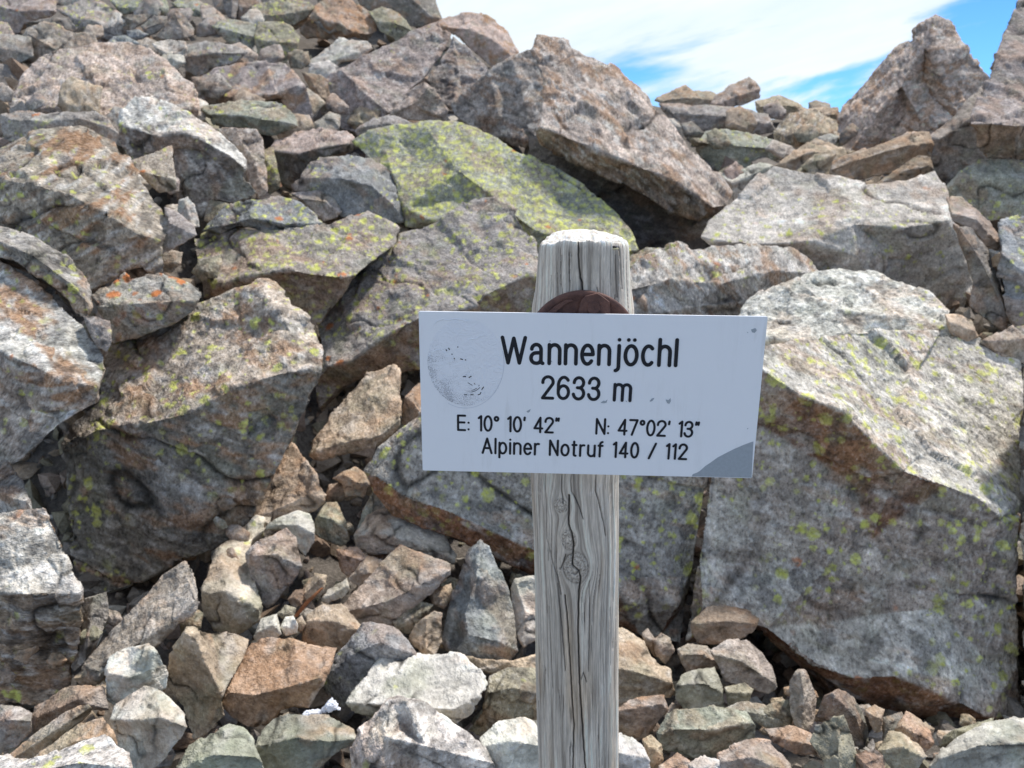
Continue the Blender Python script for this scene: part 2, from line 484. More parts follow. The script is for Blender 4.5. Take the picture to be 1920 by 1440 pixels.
R('rock', 'pink topped stone with a dark hollow front below the split boulder', 'G', 'pink', .05, '498,288 515,262 550,250 600,240 650,246 670,264 660,283 612,293 580,308 562,335 545,360 530,350 518,315', '518,284 560,288 590,280 655,270', r=.3, Tf=.6, under='dark')
R('rock', 'low grey ledge at the upper end of the yellow green lichen boulder', 'G', 'grey', .2, '665,245 700,220 740,216 780,233 772,250 720,266 690,270 670,266', '680,238 730,232 776,240', o=-.15)
R('rock', 'small shadowed stone in the gap left of the pink topped stone', 'L', 'olive', .5, '490,282 512,275 520,315 528,352 505,365 496,330', '', o=.05)
# --- middle band
R('boulder', 'flat lichen spotted stone with a shaded front lip', 'L', 'blue', .6, '378,432 400,405 420,386 470,373 530,369 565,379 590,402 606,418 590,430 540,434 500,438 480,430 440,424 415,436', '395,428 420,424 470,410 530,420 580,420', o=-.05, Tf=.5)
R('rock', 'brown grey stone between the flat spotted stone and blue grey boulder', 'G', 'lilac', .05, '545,362 600,356 625,366 640,396 632,408 606,416 590,398 570,380', '560,372 610,378 634,396')
R('boulder', 'boxy boulder with yellow lichen flecks on top and a dark front', 'L', 'lilac', .75, '362,445 380,437 440,431 490,433 560,427 620,416 660,402 690,395 720,413 748,428 742,455 705,485 668,515 650,540 620,580 600,608 580,615 540,590 505,565 480,560 400,565 383,560 376,510 368,480', '372,520 420,535 478,516 540,506 585,514 640,520', r=.3, T=1.0, under='brown', Tf=.45)
R('rock', 'flat rock splashed with orange and yellow lichen in a hollow', 'L', 'grey', .45, '172,552 205,530 235,512 250,522 300,512 345,525 372,540 380,556 366,580 330,605 290,620 225,640 200,645 200,605 183,582', '190,575 250,570 320,565 372,565', r=.15, T=1.1, o=.05, orange=.95)
R('boulder', 'long leaning slab boulder speckled with yellow lichen behind the sign', 'L', 'grey', .6, '598,640 592,608 625,545 660,507 700,482 745,442 800,422 850,397 890,368 925,368 960,385 985,430 1007,455 1010,520 1005,600 990,640 900,650 800,660 785,690 740,700 690,700 640,725 600,765 588,720 600,690', '604,695 660,678 720,632 785,596 850,584 890,575 910,552 1004,512', r=.26, T=1.0, under='brown', Tf=.6)
R('boulder', 'white crusted layered slab with orange seams at the left edge', 'S', 'warm', .3, '-30,462 0,487 30,505 60,530 100,560 130,585 155,610 170,635 185,655 196,690 186,722 182,748 150,768 115,793 75,828 45,858 20,872 -30,880', '-30,640 20,668 60,684 110,712 184,728', r=.26, T=.6, o=-.05, cap='white', rust=.9)
R('rock', 'small grey stone wedged between the white crusted slab and the cube boulder', 'G', 'grey', .05, '155,592 175,592 206,602 210,640 200,660 186,652 170,632', '', o=-.05)
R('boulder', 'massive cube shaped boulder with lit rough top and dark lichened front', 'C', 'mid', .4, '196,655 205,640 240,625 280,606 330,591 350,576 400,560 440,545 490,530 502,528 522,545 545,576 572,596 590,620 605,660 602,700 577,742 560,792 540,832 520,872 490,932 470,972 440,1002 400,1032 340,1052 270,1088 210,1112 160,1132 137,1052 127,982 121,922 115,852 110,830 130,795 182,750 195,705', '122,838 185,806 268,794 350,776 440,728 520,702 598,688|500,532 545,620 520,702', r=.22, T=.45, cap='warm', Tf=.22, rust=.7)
R('boulder', 'block with a pale bluish top and dark brown front at the lower left', 'S', 'brown', .3, '-30,962 60,958 85,954 96,980 110,1010 131,1060 149,1106 151,1180 146,1222 131,1250 131,1282 100,1312 60,1322 0,1318 -30,1312', '-30,1108 60,1114 147,1107', r=.25, T=.5, cap='pale', Tt=.8, Tf=.25)
R('rock', 'dark layered stone beside the black gap at the left', 'S', 'mid', .0, '-30,872 15,868 40,900 56,935 60,960 30,975 -30,990', '-30,915 50,940', o=.1)
R('boulder', 'added dark filler rock that darkens the gap left of the cube boulder', 'G', 'dark', .0, '-40,800 60,790 170,800 190,900 175,1080 100,1075 0,1060 -40,1040', '-30,806 60,798 165,808', D=3.2, Tf=.0, th=.3, rough=.5)  # added back-fill: blocks light from behind, dark tone deepens the gap
R('rock', 'dark slab propped under the cube boulder', 'G', 'mid', .0, '150,1125 200,1108 205,1150 185,1200 160,1240 140,1258 133,1250 148,1215 153,1170', '175,1120 165,1200', o=.12)
# --- scree at the foot, centre
R('rock', 'speckled rock with rusty right edge lying in a dark hollow', 'G', 'tan', .1, '578,852 585,830 600,810 615,790 625,770 650,740 690,700 742,680 750,700 752,760 752,797 716,832 660,847 612,862 590,862', '596,845 660,826 712,818 748,788|712,818 700,750 738,690', r=.22, T=.7)
R('rock', 'brown stone half hidden behind the sign edge', 'B', 'brown', .0, '752,795 758,745 785,718 810,715 810,790 775,802', '770,750 800,790', o=.05)
R('rock', 'cream and orange rock beside the cube boulder', 'B', 'tan', .0, '468,968 490,922 512,870 540,826 552,832 572,862 592,887 602,912 612,928 608,943 590,957 560,962 530,972 502,980 485,977', '490,968 545,945 580,925 592,892|580,925 606,938', r=.22, T=.7)
R('rock', 'white and grey stone with an orange corner', 'P', 'pale', .0, '498,992 505,978 530,967 556,957 580,963 590,980 590,1012 572,1042 560,1030 552,1005 522,990', '520,985 560,985 588,1000', o=-.03)
R('rock', 'grey speckled stone with a black pit', 'G', 'grey', .1, '460,1037 480,1016 510,1004 537,990 556,1006 561,1040 567,1062 546,1092 522,1122 500,1142 485,1122 470,1082', '475,1042 520,1040 558,1060', o=-.06)
R('rock', 'cream stone with a sharp dark left side under the cube boulder', 'P', 'cream', .1, '378,1110 395,1062 410,1024 450,1000 480,966 497,972 497,992 474,1010 462,1040 480,1100 492,1130 486,1162 460,1182 440,1192 400,1184 380,1152', '400,1112 425,1108 438,1160 486,1142|425,1108 450,1020', r=.22, T=.6, o=-.03)
R('rock', 'small brown stone in the dark hollow below the speckled rock', 'B', 'tan', .0, '622,897 648,882 665,875 690,888 693,910 682,932 648,930 640,905', '645,890 668,905 690,905')
R('rock', 'small greenish stone below the cream and orange rock', 'G', 'olive', .0, '590,972 610,942 632,940 650,980 656,1012 640,1027 620,1017 588,1002', '598,968 625,975 650,995')
R('rock', 'grey pointed stone behind the red banded slab', 'G', 'green', .0, '668,998 680,960 700,918 716,935 738,955 704,975 688,1003', '700,925 698,965')
R('rock', 'greenish slab with a red band', 'B', 'pale', .0, '663,1003 690,966 715,955 750,951 790,975 830,1000 857,1040 852,1058 810,1053 760,1035 700,1040 668,1030', '672,1005 720,1000 760,1012 852,1046', r=.22, o=-.05)
R('rock', 'small salmon coloured stone above the orange slab', 'B', 'rust', .0, '630,1030 670,1024 692,1046 682,1064 655,1085 640,1072', '640,1040 680,1050')
R('rock', 'small tan stone beside the salmon coloured stone', 'P', 'tan', .0, '652,1085 690,1040 718,1050 702,1078 672,1100', '', o=-.02)
R('rock', 'long orange pink slab in the middle of the scree', 'B', 'pink', .0, '628,1150 680,1095 720,1050 750,1022 780,1035 846,1055 847,1078 820,1103 780,1140 740,1170 680,1185 640,1172', '640,1150 720,1130 790,1095 844,1070', r=.16, T=1.0, o=-.1)
R('rock', 'plain brown stone under the orange pink slab', 'B', 'tan', .0, '566,1200 574,1152 600,1136 640,1130 662,1152 684,1180 662,1200 637,1222 600,1220 574,1210', '578,1165 625,1165 665,1180', o=-.08)
R('rock', 'pyramid shaped grey stone with a brown left flank beside the post', 'G', 'blue', .1, '828,1205 840,1140 860,1080 880,1030 901,1012 916,1025 940,1070 955,1110 961,1150 972,1222 952,1244 900,1244 850,1230', '900,1016 893,1080 872,1150 880,1190 940,1205|880,1190 850,1225', r=.25, T=.6, o=-.06)
R('rock', 'small pointed two toned stone left of the pyramid stone', 'P', 'tan', .0, '764,1198 780,1170 815,1145 829,1150 829,1202 816,1228 790,1224', '800,1160 798,1215', o=-.06)
R('rock', 'dull green grey stone under the end of the orange slab', 'G', 'olive', .0, '735,1166 790,1128 812,1134 802,1152 772,1188 742,1186', '745,1172 800,1145', o=-.02)
R('pebble', 'brown pebble between the orange slab and the pyramid stone', 'B', 'tan', .0, '798,1112 846,1094 852,1116 832,1142 812,1134', '', o=-.02)
R('rock', 'pale upright stone just left of the post', 'P', 'pale', .0, '958,1102 965,1085 1005,1078 1020,1120 1015,1195 982,1214 964,1182', '968,1095 985,1150 980,1205', o=-.05)
R('rock', 'blue grey rock with a bright yellow lichen spot', 'L', 'blue', .45, '606,1264 625,1230 650,1205 680,1170 700,1164 735,1174 762,1195 784,1228 775,1250 725,1262 690,1300 660,1325 640,1325 620,1305 606,1285', '620,1262 665,1225 715,1205 770,1225', r=.22, o=-.12)
R('rock', 'large cream white stone in the foreground scree', 'P', 'white', .05, '648,1318 665,1292 690,1262 715,1232 750,1228 840,1225 870,1230 900,1255 914,1282 902,1312 882,1342 856,1358 830,1356 790,1352 740,1362 700,1352 670,1336', '660,1318 700,1320 770,1325 850,1330 898,1305', r=.18, T=.8, o=-.16)
R('rock', 'red brown flaked stone in the foreground scree', 'B', 'rust', .0, '413,1322 425,1290 440,1260 455,1230 470,1205 500,1194 540,1199 580,1209 632,1214 622,1242 610,1282 592,1304 580,1328 550,1326 526,1330 506,1354 475,1364 448,1354', '424,1300 480,1304 540,1288 600,1270|540,1288 555,1212', r=.2, T=.8, o=-.12)
R('rock', 'greenish flat stone under the crumpled paper', 'P', 'green', .1, '478,1402 490,1370 515,1346 540,1334 580,1342 620,1342 662,1368 674,1392 640,1405 610,1425 590,1450 560,1475 500,1460 484,1434', '488,1398 550,1385 620,1390 666,1386', r=.2, T=.8, o=-.12)
R('rock', 'sharp grey lichen dotted rock at the foot of the view', 'C', 'pale', .25, '660,1405 678,1370 700,1350 730,1315 760,1307 800,1320 830,1345 880,1375 912,1402 928,1432 936,1500 660,1500', '735,1318 720,1380 690,1440|720,1380 800,1400 920,1430|760,1310 800,1400', r=.2, T=.8, o=-.22)
R('rock', 'pale rounded stone against the left side of the post', 'P', 'white', .1, '898,1385 935,1352 975,1345 1020,1350 1030,1400 1030,1500 930,1500', '905,1400 960,1390 1020,1400', o=-.2)
R('rock', 'olive mottled stone behind the pale rounded stone', 'C', 'olive', .2, '878,1370 905,1335 918,1268 950,1250 1010,1253 1020,1300 1015,1352 960,1352 930,1358 900,1378', '915,1300 960,1290 1010,1300', o=-.06)
R('rock', 'thin tan stone behind the olive mottled stone', 'B', 'tan', .0, '872,1230 930,1238 962,1238 1010,1225 1012,1262 930,1270 900,1254', '')
R('rock', 'brown angular stone with a smooth shaded left face', 'B', 'tan', .0, '314,1264 320,1222 340,1192 350,1174 370,1174 385,1184 440,1184 466,1200 456,1232 440,1262 425,1288 416,1314 422,1344 400,1364 370,1388 355,1364 345,1324 320,1294', '344,1182 368,1200 386,1246 412,1296 420,1310', r=.26, T=.6, o=-.1)
R('boulder', 'long pinkish slab reaching out from under the cube boulder', 'G', 'warm', .0, '135,1272 150,1256 190,1200 240,1150 270,1120 310,1075 345,1054 360,1064 376,1130 362,1152 332,1172 295,1212 240,1240 200,1265 180,1285 150,1284', '160,1270 205,1235 262,1205 322,1166 374,1122', r=.2, T=.8, o=-.02)
R('rock', 'white green quartz stone with a tan flank', 'P', 'white', .0, '198,1256 205,1230 240,1212 280,1205 300,1225 314,1262 312,1290 285,1305 255,1318 222,1326 200,1314', '204,1262 245,1270 282,1255 290,1220|282,1255 290,1296', r=.2, o=-.1)
R('rock', 'rounded white quartz stone with dark pits', 'P', 'white', .0, '206,1346 215,1320 250,1300 270,1286 295,1290 320,1310 346,1340 351,1362 336,1388 311,1418 282,1444 240,1442 218,1402 211,1372', '216,1350 260,1350 300,1345 346,1362', r=.2, o=-.2)
R('rock', 'green and rust patched stone below the brown angular stone', 'P', 'green', .0, '300,1500 335,1430 350,1400 400,1370 430,1357 456,1364 477,1390 492,1430 510,1500', '330,1450 400,1415 480,1420', o=-.18)
R('rock', 'near grey layered rock with yellow lichen in the bottom corner', 'S', 'white', .35, '-40,1432 0,1417 25,1428 80,1420 120,1405 170,1386 196,1379 216,1400 239,1412 246,1500 -40,1500', '-40,1452 60,1448 150,1430 240,1440', r=.2, T=1.2, o=-.35)
R('rock', 'narrow brown stone plank in the lower left scree', 'B', 'tan', .0, '0,1430 60,1380 120,1335 165,1318 178,1330 152,1354 92,1400 50,1432 20,1440', '20,1425 95,1375 170,1326', o=-.14)
R('rock', 'tan flat stone beside the narrow stone plank', 'B', 'tan', .0, '40,1436 100,1392 150,1356 190,1344 210,1366 222,1400 190,1400 120,1425 60,1450', '60,1432 140,1390 208,1380', o=-.18)
R('rock', 'mottled grey stone under the dark brown block', 'G', 'lilac', .0, '-40,1332 0,1320 40,1324 61,1336 59,1372 30,1400 -40,1426', '-40,1352 20,1350 58,1352', o=-.08)
R('rock', 'dark brown stone in shadow below the block', 'B', 'brown', .0, '58,1340 90,1310 130,1285 195,1288 206,1330 165,1322 115,1345 62,1378', '70,1345 150,1310', o=-.02)
R('pebble', 'round cream pebble among the brown scree', 'P', 'white', .0, '526,1176 535,1157 550,1154 559,1170 556,1187 536,1192', '', o=-.1)
R('rock', 'pale green small stone above the red brown flaked stone', 'P', 'pale', .0, '474,1194 490,1160 520,1150 527,1188 512,1206 482,1212', '482,1186 512,1172', o=-.06)
R('pebble', 'tiny brown pebble touching the round cream pebble', 'B', 'tan', .0, '555,1162 565,1154 574,1170 565,1188 556,1182', '', o=-.08)
R('pebble', 'tiny grey chip above the round cream pebble', 'G', 'olive', .0, '518,1152 535,1134 556,1140 552,1157 530,1160', '', o=-.05)
R('rock', 'orange cream splinter stone beside a fallen reddish stick', 'B', 'tan', .0, '564,1124 570,1100 590,1074 613,1079 607,1107 576,1128', '572,1115 602,1085', o=-.06)
R('rock', 'small cream stone right of the splinter stone', 'P', 'cream', .0, '600,1128 615,1105 650,1084 657,1106 642,1121 612,1132', '606,1122 652,1098', o=-.06)
R('pebble', 'small dark red pebble by the splinter stone', 'B', 'brown', .0, '538,1124 555,1106 570,1104 566,1134 550,1140', '', o=-.03)
# --- right hand boulders
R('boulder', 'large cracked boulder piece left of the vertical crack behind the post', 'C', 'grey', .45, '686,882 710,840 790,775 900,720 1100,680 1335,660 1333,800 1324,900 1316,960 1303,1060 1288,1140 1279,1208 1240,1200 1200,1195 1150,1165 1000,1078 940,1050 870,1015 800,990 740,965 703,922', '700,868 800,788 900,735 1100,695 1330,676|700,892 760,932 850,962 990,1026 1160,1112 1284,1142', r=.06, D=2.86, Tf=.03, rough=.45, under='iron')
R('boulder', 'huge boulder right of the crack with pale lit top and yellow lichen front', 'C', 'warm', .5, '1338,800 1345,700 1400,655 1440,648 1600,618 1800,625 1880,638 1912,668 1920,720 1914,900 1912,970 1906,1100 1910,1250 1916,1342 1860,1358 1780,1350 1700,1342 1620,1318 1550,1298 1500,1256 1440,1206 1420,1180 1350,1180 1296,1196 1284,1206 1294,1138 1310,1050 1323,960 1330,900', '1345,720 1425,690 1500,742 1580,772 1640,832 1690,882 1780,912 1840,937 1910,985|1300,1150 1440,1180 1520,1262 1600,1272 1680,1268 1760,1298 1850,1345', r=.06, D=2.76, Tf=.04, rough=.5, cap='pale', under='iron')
R('boulder', 'pale rock cap lying on top of the huge cracked boulder', 'C', 'white', .15, '1378,600 1400,562 1450,536 1500,520 1560,508 1640,507 1680,525 1740,545 1772,582 1802,612 1808,640 1740,650 1640,660 1560,664 1480,668 1430,668 1420,630', '1415,640 1500,640 1600,650 1700,645 1800,625|1500,525 1560,580 1720,600', r=.22, T=1.1, o=-.1)
R('boulder', 'low layered brown and white rock directly right of the post top', 'S', 'pale', .25, '1150,560 1175,510 1200,485 1230,462 1270,455 1300,466 1340,460 1400,458 1480,464 1530,498 1542,518 1480,530 1412,560 1390,600 1380,640 1200,640 1150,640', '1170,545 1260,525 1360,530 1450,508 1535,512|1180,600 1300,575 1400,565', r=.14, T=.9, rust=.7)
R('rock', 'lichen dotted stone just behind the post on its right', 'L', 'green', .7, '1150,500 1180,478 1212,464 1255,470 1235,525 1196,548 1150,550', '1160,505 1230,490', o=.15)
R('boulder', 'smooth grey boulder with a squared dark front behind the pale cap', 'G', 'pale', .3, '1314,445 1330,410 1380,370 1420,330 1450,310 1500,318 1560,330 1620,345 1700,340 1752,320 1776,360 1786,400 1802,460 1827,530 1817,556 1802,578 1796,594 1770,590 1740,570 1680,550 1640,540 1540,540 1525,510 1480,480 1400,470 1340,468', '1325,452 1430,458 1520,455 1600,420 1690,428 1786,412|1600,420 1605,480 1640,530', r=.2, T=.9, Tf=.2, rough=.6)
R('rock', 'rusty flat slab perched on the smooth grey boulder', 'B', 'tan', .0, '1553,332 1560,305 1600,286 1650,270 1700,250 1742,247 1752,270 1747,292 1702,308 1682,322 1602,338 1570,342', '1560,318 1610,300 1690,275 1748,268', o=-.6, r=.25)
R('rock', 'brown knob under the rusty flat slab', 'B', 'brown', .0, '1638,348 1680,318 1720,290 1746,293 1750,316 1737,338 1700,354', '1650,345 1700,320 1742,312', o=-.45)
R('rock', 'cream stone at the left end of the rusty flat slab', 'P', 'tan', .0, '1500,312 1530,288 1570,278 1602,283 1562,305 1552,330 1520,330', '1512,308 1560,295', o=-.3)
R('cliff', 'jagged pointed rock peak standing against the cloudy sky', 'S', 'rose', .1, '1560,275 1570,230 1580,200 1600,180 1625,150 1645,125 1660,110 1690,80 1710,75 1715,50 1735,40 1755,25 1775,32 1795,50 1805,75 1818,90 1822,105 1855,145 1862,160 1840,190 1800,240 1760,280 1700,290 1640,300 1590,300', '1752,30 1735,85 1690,160 1650,210 1600,285|1735,85 1765,150 1800,230|1690,160 1730,230 1745,285|1715,60 1745,95 1800,90|1745,95 1760,130', r=.3, T=1.7, D=8.0, rust=.7)
R('cliff', 'towering grey rock wall cut off by the right side with a shaded hollow beneath', 'G', 'lilac', .0, '1815,235 1830,200 1845,160 1860,120 1880,60 1910,0 1930,-60 2050,-60 2050,230 1990,290 1900,302 1850,296 1832,272 1830,248', '1817,236 1860,232 1905,236 2050,215|1870,120 1950,110 2050,60', r=.3, T=.1, D=5.0, Tf=.9, under='brown')
R('boulder', 'purple grey rock face behind the rusty flat slab', 'G', 'lilac', .0, '1738,260 1790,215 1820,180 1850,155 1880,200 1880,290 1850,310 1805,325 1772,345 1748,320', '1760,262 1820,225 1860,260', o=-.5, D=6.6)
R('boulder', 'grey green rock under the shaded hollow at the right', 'G', 'green', .3, '1768,352 1800,322 1840,296 1880,300 2000,290 2000,410 1900,408 1850,415 1800,385 1778,372', '1790,345 1860,330 1980,345', o=-.3)
R('rock', 'peach coloured slab leaning beside the smooth grey boulder', 'P', 'pink', .0, '1774,370 1800,367 1830,390 1860,420 1879,455 1871,470 1850,463 1830,434 1785,414', '1782,400 1830,412 1868,455', o=-.5)
R('boulder', 'dark stone in the crevice behind the smooth grey boulder', 'G', 'mid', .0, '1786,420 1820,426 1850,466 1871,520 1887,570 1898,602 1882,625 1850,600 1818,575 1826,525', '1800,430 1845,500 1885,590', o=.0)
R('boulder', 'grey boulder closing the right side above the huge cracked boulder', 'G', 'blue', .4, '1872,415 1920,402 2050,395 2050,650 1920,650 1892,590 1872,510 1878,460', '1880,480 1930,520 2050,520', o=-.1)
R('rock', 'flat grey stone behind the far corner of the huge cracked boulder', 'G', 'grey', .2, '1835,640 1900,612 2000,600 2000,680 1915,680 1870,665', '1860,640 1980,630', o=.1)
R('rock', 'small orange edged stone at the end of the pale rock cap', 'B', 'tan', .0, '1770,588 1796,590 1822,600 1834,632 1808,645 1780,625', '1780,605 1828,622', o=.0)
R('boulder', 'pale boulder edge beyond the huge cracked boulder at the right border', 'C', 'white', .1, '1920,655 2080,640 2080,1360 1960,1370 1925,1300 1918,1100 1926,900', '1935,700 1945,1000 1940,1300', r=.1, T=.2, o=.05)
R('boulder', 'added dark filler rock that darkens the cave under the tooth boulder', 'G', 'dark', .0, '985,245 1060,262 1150,300 1250,345 1370,385 1420,420 1400,500 1150,510 1090,440 1000,320', '990,252 1060,268 1150,306 1250,352 1370,392 1410,420', D=5.95, Tf=.0, th=.5)  # added rock, its dark colour stands in for the cave's shade
# --- far saddle
R('rock', 'knobbly brown rock on the far saddle skyline', 'B', 'tan', .0, '1226,186 1265,168 1285,160 1300,170 1340,172 1352,192 1330,210 1250,205', '1240,190 1300,184 1345,188', D=11)
R('rock', 'tilted brown slab jutting up on the far saddle skyline', 'B', 'pink', .0, '1328,200 1340,180 1370,160 1405,143 1427,165 1424,184 1395,196 1360,204', '1340,196 1385,180 1420,168', D=10.5)
R('rock', 'low brown rock on the skyline beside the tilted slab', 'B', 'tan', .0, '1415,190 1460,178 1490,190 1512,202 1506,222 1460,222 1422,215', '1425,200 1480,198 1508,208', D=10)
R('rock', 'grey rock band below the far skyline', 'G', 'grey', .1, '1236,195 1300,196 1390,202 1440,215 1455,245 1400,258 1330,250 1265,235', '1260,212 1350,218 1448,232', D=8.8)
R('boulder', 'greenish rock in the saddle between tooth boulder and peak', 'G', 'green', .4, '1290,255 1340,242 1400,248 1455,262 1465,290 1440,320 1380,345 1345,320 1310,290', '1310,268 1390,275 1460,280', D=7.6)
R('rock', 'small pale rock above the smooth grey boulder', 'P', 'pale', .1, '1345,325 1380,320 1425,305 1450,310 1425,340 1395,375 1375,375', '1372,345 1430,318', D=6.2)
R('rock', 'light jumbled rock at the foot of the pointed peak', 'S', 'tan', .1, '1448,245 1480,212 1530,205 1568,225 1578,272 1545,300 1500,310 1460,300', '1470,255 1520,245 1570,255', D=7.8)
R('rock', 'cream block between the saddle rocks and the smooth grey boulder', 'P', 'tan', .05, '1450,312 1490,282 1530,258 1585,280 1565,296 1525,318 1482,326', '1470,306 1525,285 1570,285', D=7.0)
R('rock', 'tan rubble rock on the saddle left of the peak', 'B', 'tan', .0, '1495,204 1530,202 1572,200 1575,240 1530,235 1500,225', '1505,215 1565,215', D=9)
# --- scree right of the post
R('rock', 'yellow brown banded stone just right of the post', 'B', 'tan', .0, '1130,1180 1160,1175 1182,1186 1206,1200 1222,1232 1257,1256 1264,1292 1255,1306 1200,1312 1170,1336 1130,1345', '1140,1250 1200,1262 1258,1280', o=-.1)
R('rock', 'dark tan stone under the yellow brown banded stone', 'B', 'brown', .0, '1130,1345 1190,1308 1246,1302 1252,1332 1232,1352 1216,1378 1196,1390 1130,1395', '1150,1335 1240,1320', o=-.14)
R('rock', 'white stone touching the foot of the post on its right', 'P', 'white', .0, '1135,1385 1160,1374 1182,1381 1207,1402 1218,1428 1222,1500 1135,1500', '1145,1410 1210,1420', o=-.22)
R('rock', 'small tan stone beside the white stone at the post', 'B', 'tan', .0, '1205,1387 1220,1377 1240,1396 1244,1428 1228,1455 1214,1424', '', o=-.16)
R('pebble', 'brown upright pebble under the cracked boulder', 'B', 'brown', .0, '1203,1188 1214,1178 1227,1195 1243,1216 1228,1232 1210,1210', '', o=-.06)
R('pebble', 'grey pebble beside the brown upright pebble', 'G', 'lilac', .0, '1224,1198 1240,1186 1257,1195 1265,1222 1248,1246 1230,1230', '', o=-.08)
R('rock', 'green block with an orange band right of the post', 'P', 'green', .0, '1266,1294 1275,1266 1300,1256 1340,1250 1357,1286 1358,1318 1320,1332 1285,1332 1266,1310', '1272,1285 1320,1282 1354,1300', o=-.1)
R('rock', 'grey blunt stone above the green block', 'G', 'warm', .0, '1270,1217 1290,1206 1326,1210 1342,1225 1348,1254 1290,1264 1277,1244', '1278,1228 1320,1228 1345,1245', o=-.06)
R('rock', 'grey and rust stone shaped like a shell under the huge boulder', 'G', 'warm', .0, '1328,1217 1365,1200 1400,1197 1430,1225 1447,1250 1458,1288 1440,1300 1400,1292 1360,1277 1346,1248', '1340,1228 1390,1240 1450,1280', o=-.12)
R('rock', 'rounded brown stone in the angle of the crack', 'B', 'brown', .0, '1296,1165 1325,1138 1360,1133 1400,1144 1424,1160 1414,1184 1372,1206 1310,1208 1296,1186', '1305,1170 1360,1165 1415,1170', o=-.12)
R('pebble', 'small grey green cube below the shell shaped stone', 'G', 'olive', .0, '1358,1288 1395,1280 1413,1292 1403,1320 1365,1326', '1362,1298 1408,1300', o=-.08)
R('rock', 'slab with pale top and dark front edge in the right scree', 'G', 'green', .0, '1230,1375 1250,1340 1265,1330 1330,1324 1400,1334 1418,1360 1413,1394 1370,1414 1300,1424 1238,1404', '1240,1378 1262,1368 1340,1368 1414,1354', r=.25, o=-.16, T=.9, Tf=.4)
R('rock', 'flat green stone behind the pale topped slab', 'G', 'green', .0, '1358,1328 1390,1314 1432,1320 1482,1346 1483,1360 1440,1366 1405,1346', '1370,1330 1478,1352', o=-.1)
R('rock', 'orange streaked stone at the bottom right of the post', 'B', 'pink', .0, '1345,1412 1400,1385 1442,1389 1482,1430 1500,1500 1345,1500', '1352,1430 1410,1420 1480,1450', o=-.2)
R('rock', 'brown pink slanting stone in the right scree', 'B', 'pink', .0, '1433,1367 1480,1359 1522,1375 1543,1402 1532,1416 1490,1412 1450,1392', '1440,1378 1535,1400', o=-.14)
R('rock', 'upright finger shaped grey stone under the huge boulder', 'G', 'warm', .0, '1479,1278 1495,1254 1511,1254 1522,1285 1532,1312 1527,1354 1511,1376 1495,1370 1481,1334', '1500,1258 1508,1310 1505,1368', o=-.18)
R('rock', 'greenish pointed stone with pink base in the right scree', 'P', 'olive', .0, '1518,1390 1530,1360 1560,1345 1582,1339 1597,1375 1608,1420 1618,1500 1560,1500 1540,1424', '1575,1345 1572,1420 1580,1490', o=-.22)
R('rock', 'dark grey leaning stone behind the greenish pointed stone', 'G', 'mid', .0, '1528,1345 1545,1305 1570,1291 1592,1300 1617,1330 1628,1366 1624,1404 1602,1400 1586,1350 1560,1350', '1560,1300 1605,1345 1620,1395', o=-.15)
R('pebble', 'small two toned upright pebble under the huge boulder', 'P', 'tan', .0, '1620,1332 1640,1321 1658,1330 1653,1372 1640,1374', '', o=-.15)
R('rock', 'brick red wedge stone in the right scree', 'B', 'rust', .0, '1678,1368 1700,1334 1727,1350 1748,1375 1752,1394 1732,1414 1700,1396 1683,1380', '1690,1362 1742,1388', o=-.17)
R('rock', 'tan chunk in front of the brick red wedge stone', 'P', 'tan', .0, '1645,1408 1665,1370 1690,1372 1722,1395 1738,1418 1722,1440 1685,1447 1660,1432', '1655,1408 1690,1400 1730,1420', o=-.2)
R('rock', 'bright orange stone at the lower border', 'B', 'rust', .0, '1603,1414 1640,1400 1657,1420 1672,1500 1606,1500', '', o=-.2)
R('rock', 'wide pale green stone in the bottom right corner', 'P', 'pale', .0, '1745,1440 1765,1407 1800,1377 1860,1352 1900,1345 1990,1350 1990,1500 1745,1500', '1760,1425 1830,1400 1980,1390', o=-.15, T=1.)
R('rock', 'grey stone tucked behind the wide pale green stone', 'G', 'olive', .0, '1758,1402 1770,1378 1790,1368 1830,1356 1865,1345 1850,1375 1800,1395', '', o=-.08)
R('pebble', 'white pebble at the lower border', 'P', 'white', .0, '1288,1432 1320,1416 1352,1426 1362,1500 1288,1500', '', o=-.2)
R('pebble', 'orange pebble beside the white pebble at the lower border', 'B', 'rust', .0, '1236,1436 1270,1411 1293,1427 1293,1500 1236,1500', '', o=-.2)
R('rock', 'olive stone wedged below the huge boulder near the tan chunk', 'G', 'mid', .0, '1655,1345 1690,1335 1700,1360 1680,1395 1655,1390', '', o=-.1)
R('rock', 'grey stone beside the finger shaped stone', 'G', 'olive', .0, '1440,1320 1478,1312 1490,1345 1480,1366 1448,1358 1425,1335', '', o=-.1)


def parse(s):
    return [tuple(float(v) for v in p.split(',')) for p in s.split()]


def poly_area(p):
    a = np.asarray(p)
    x, y = a[:, 0], a[:, 1]
    return 0.5 * float(np.sum(x * np.roll(y, -1) - np.roll(x, -1) * y))


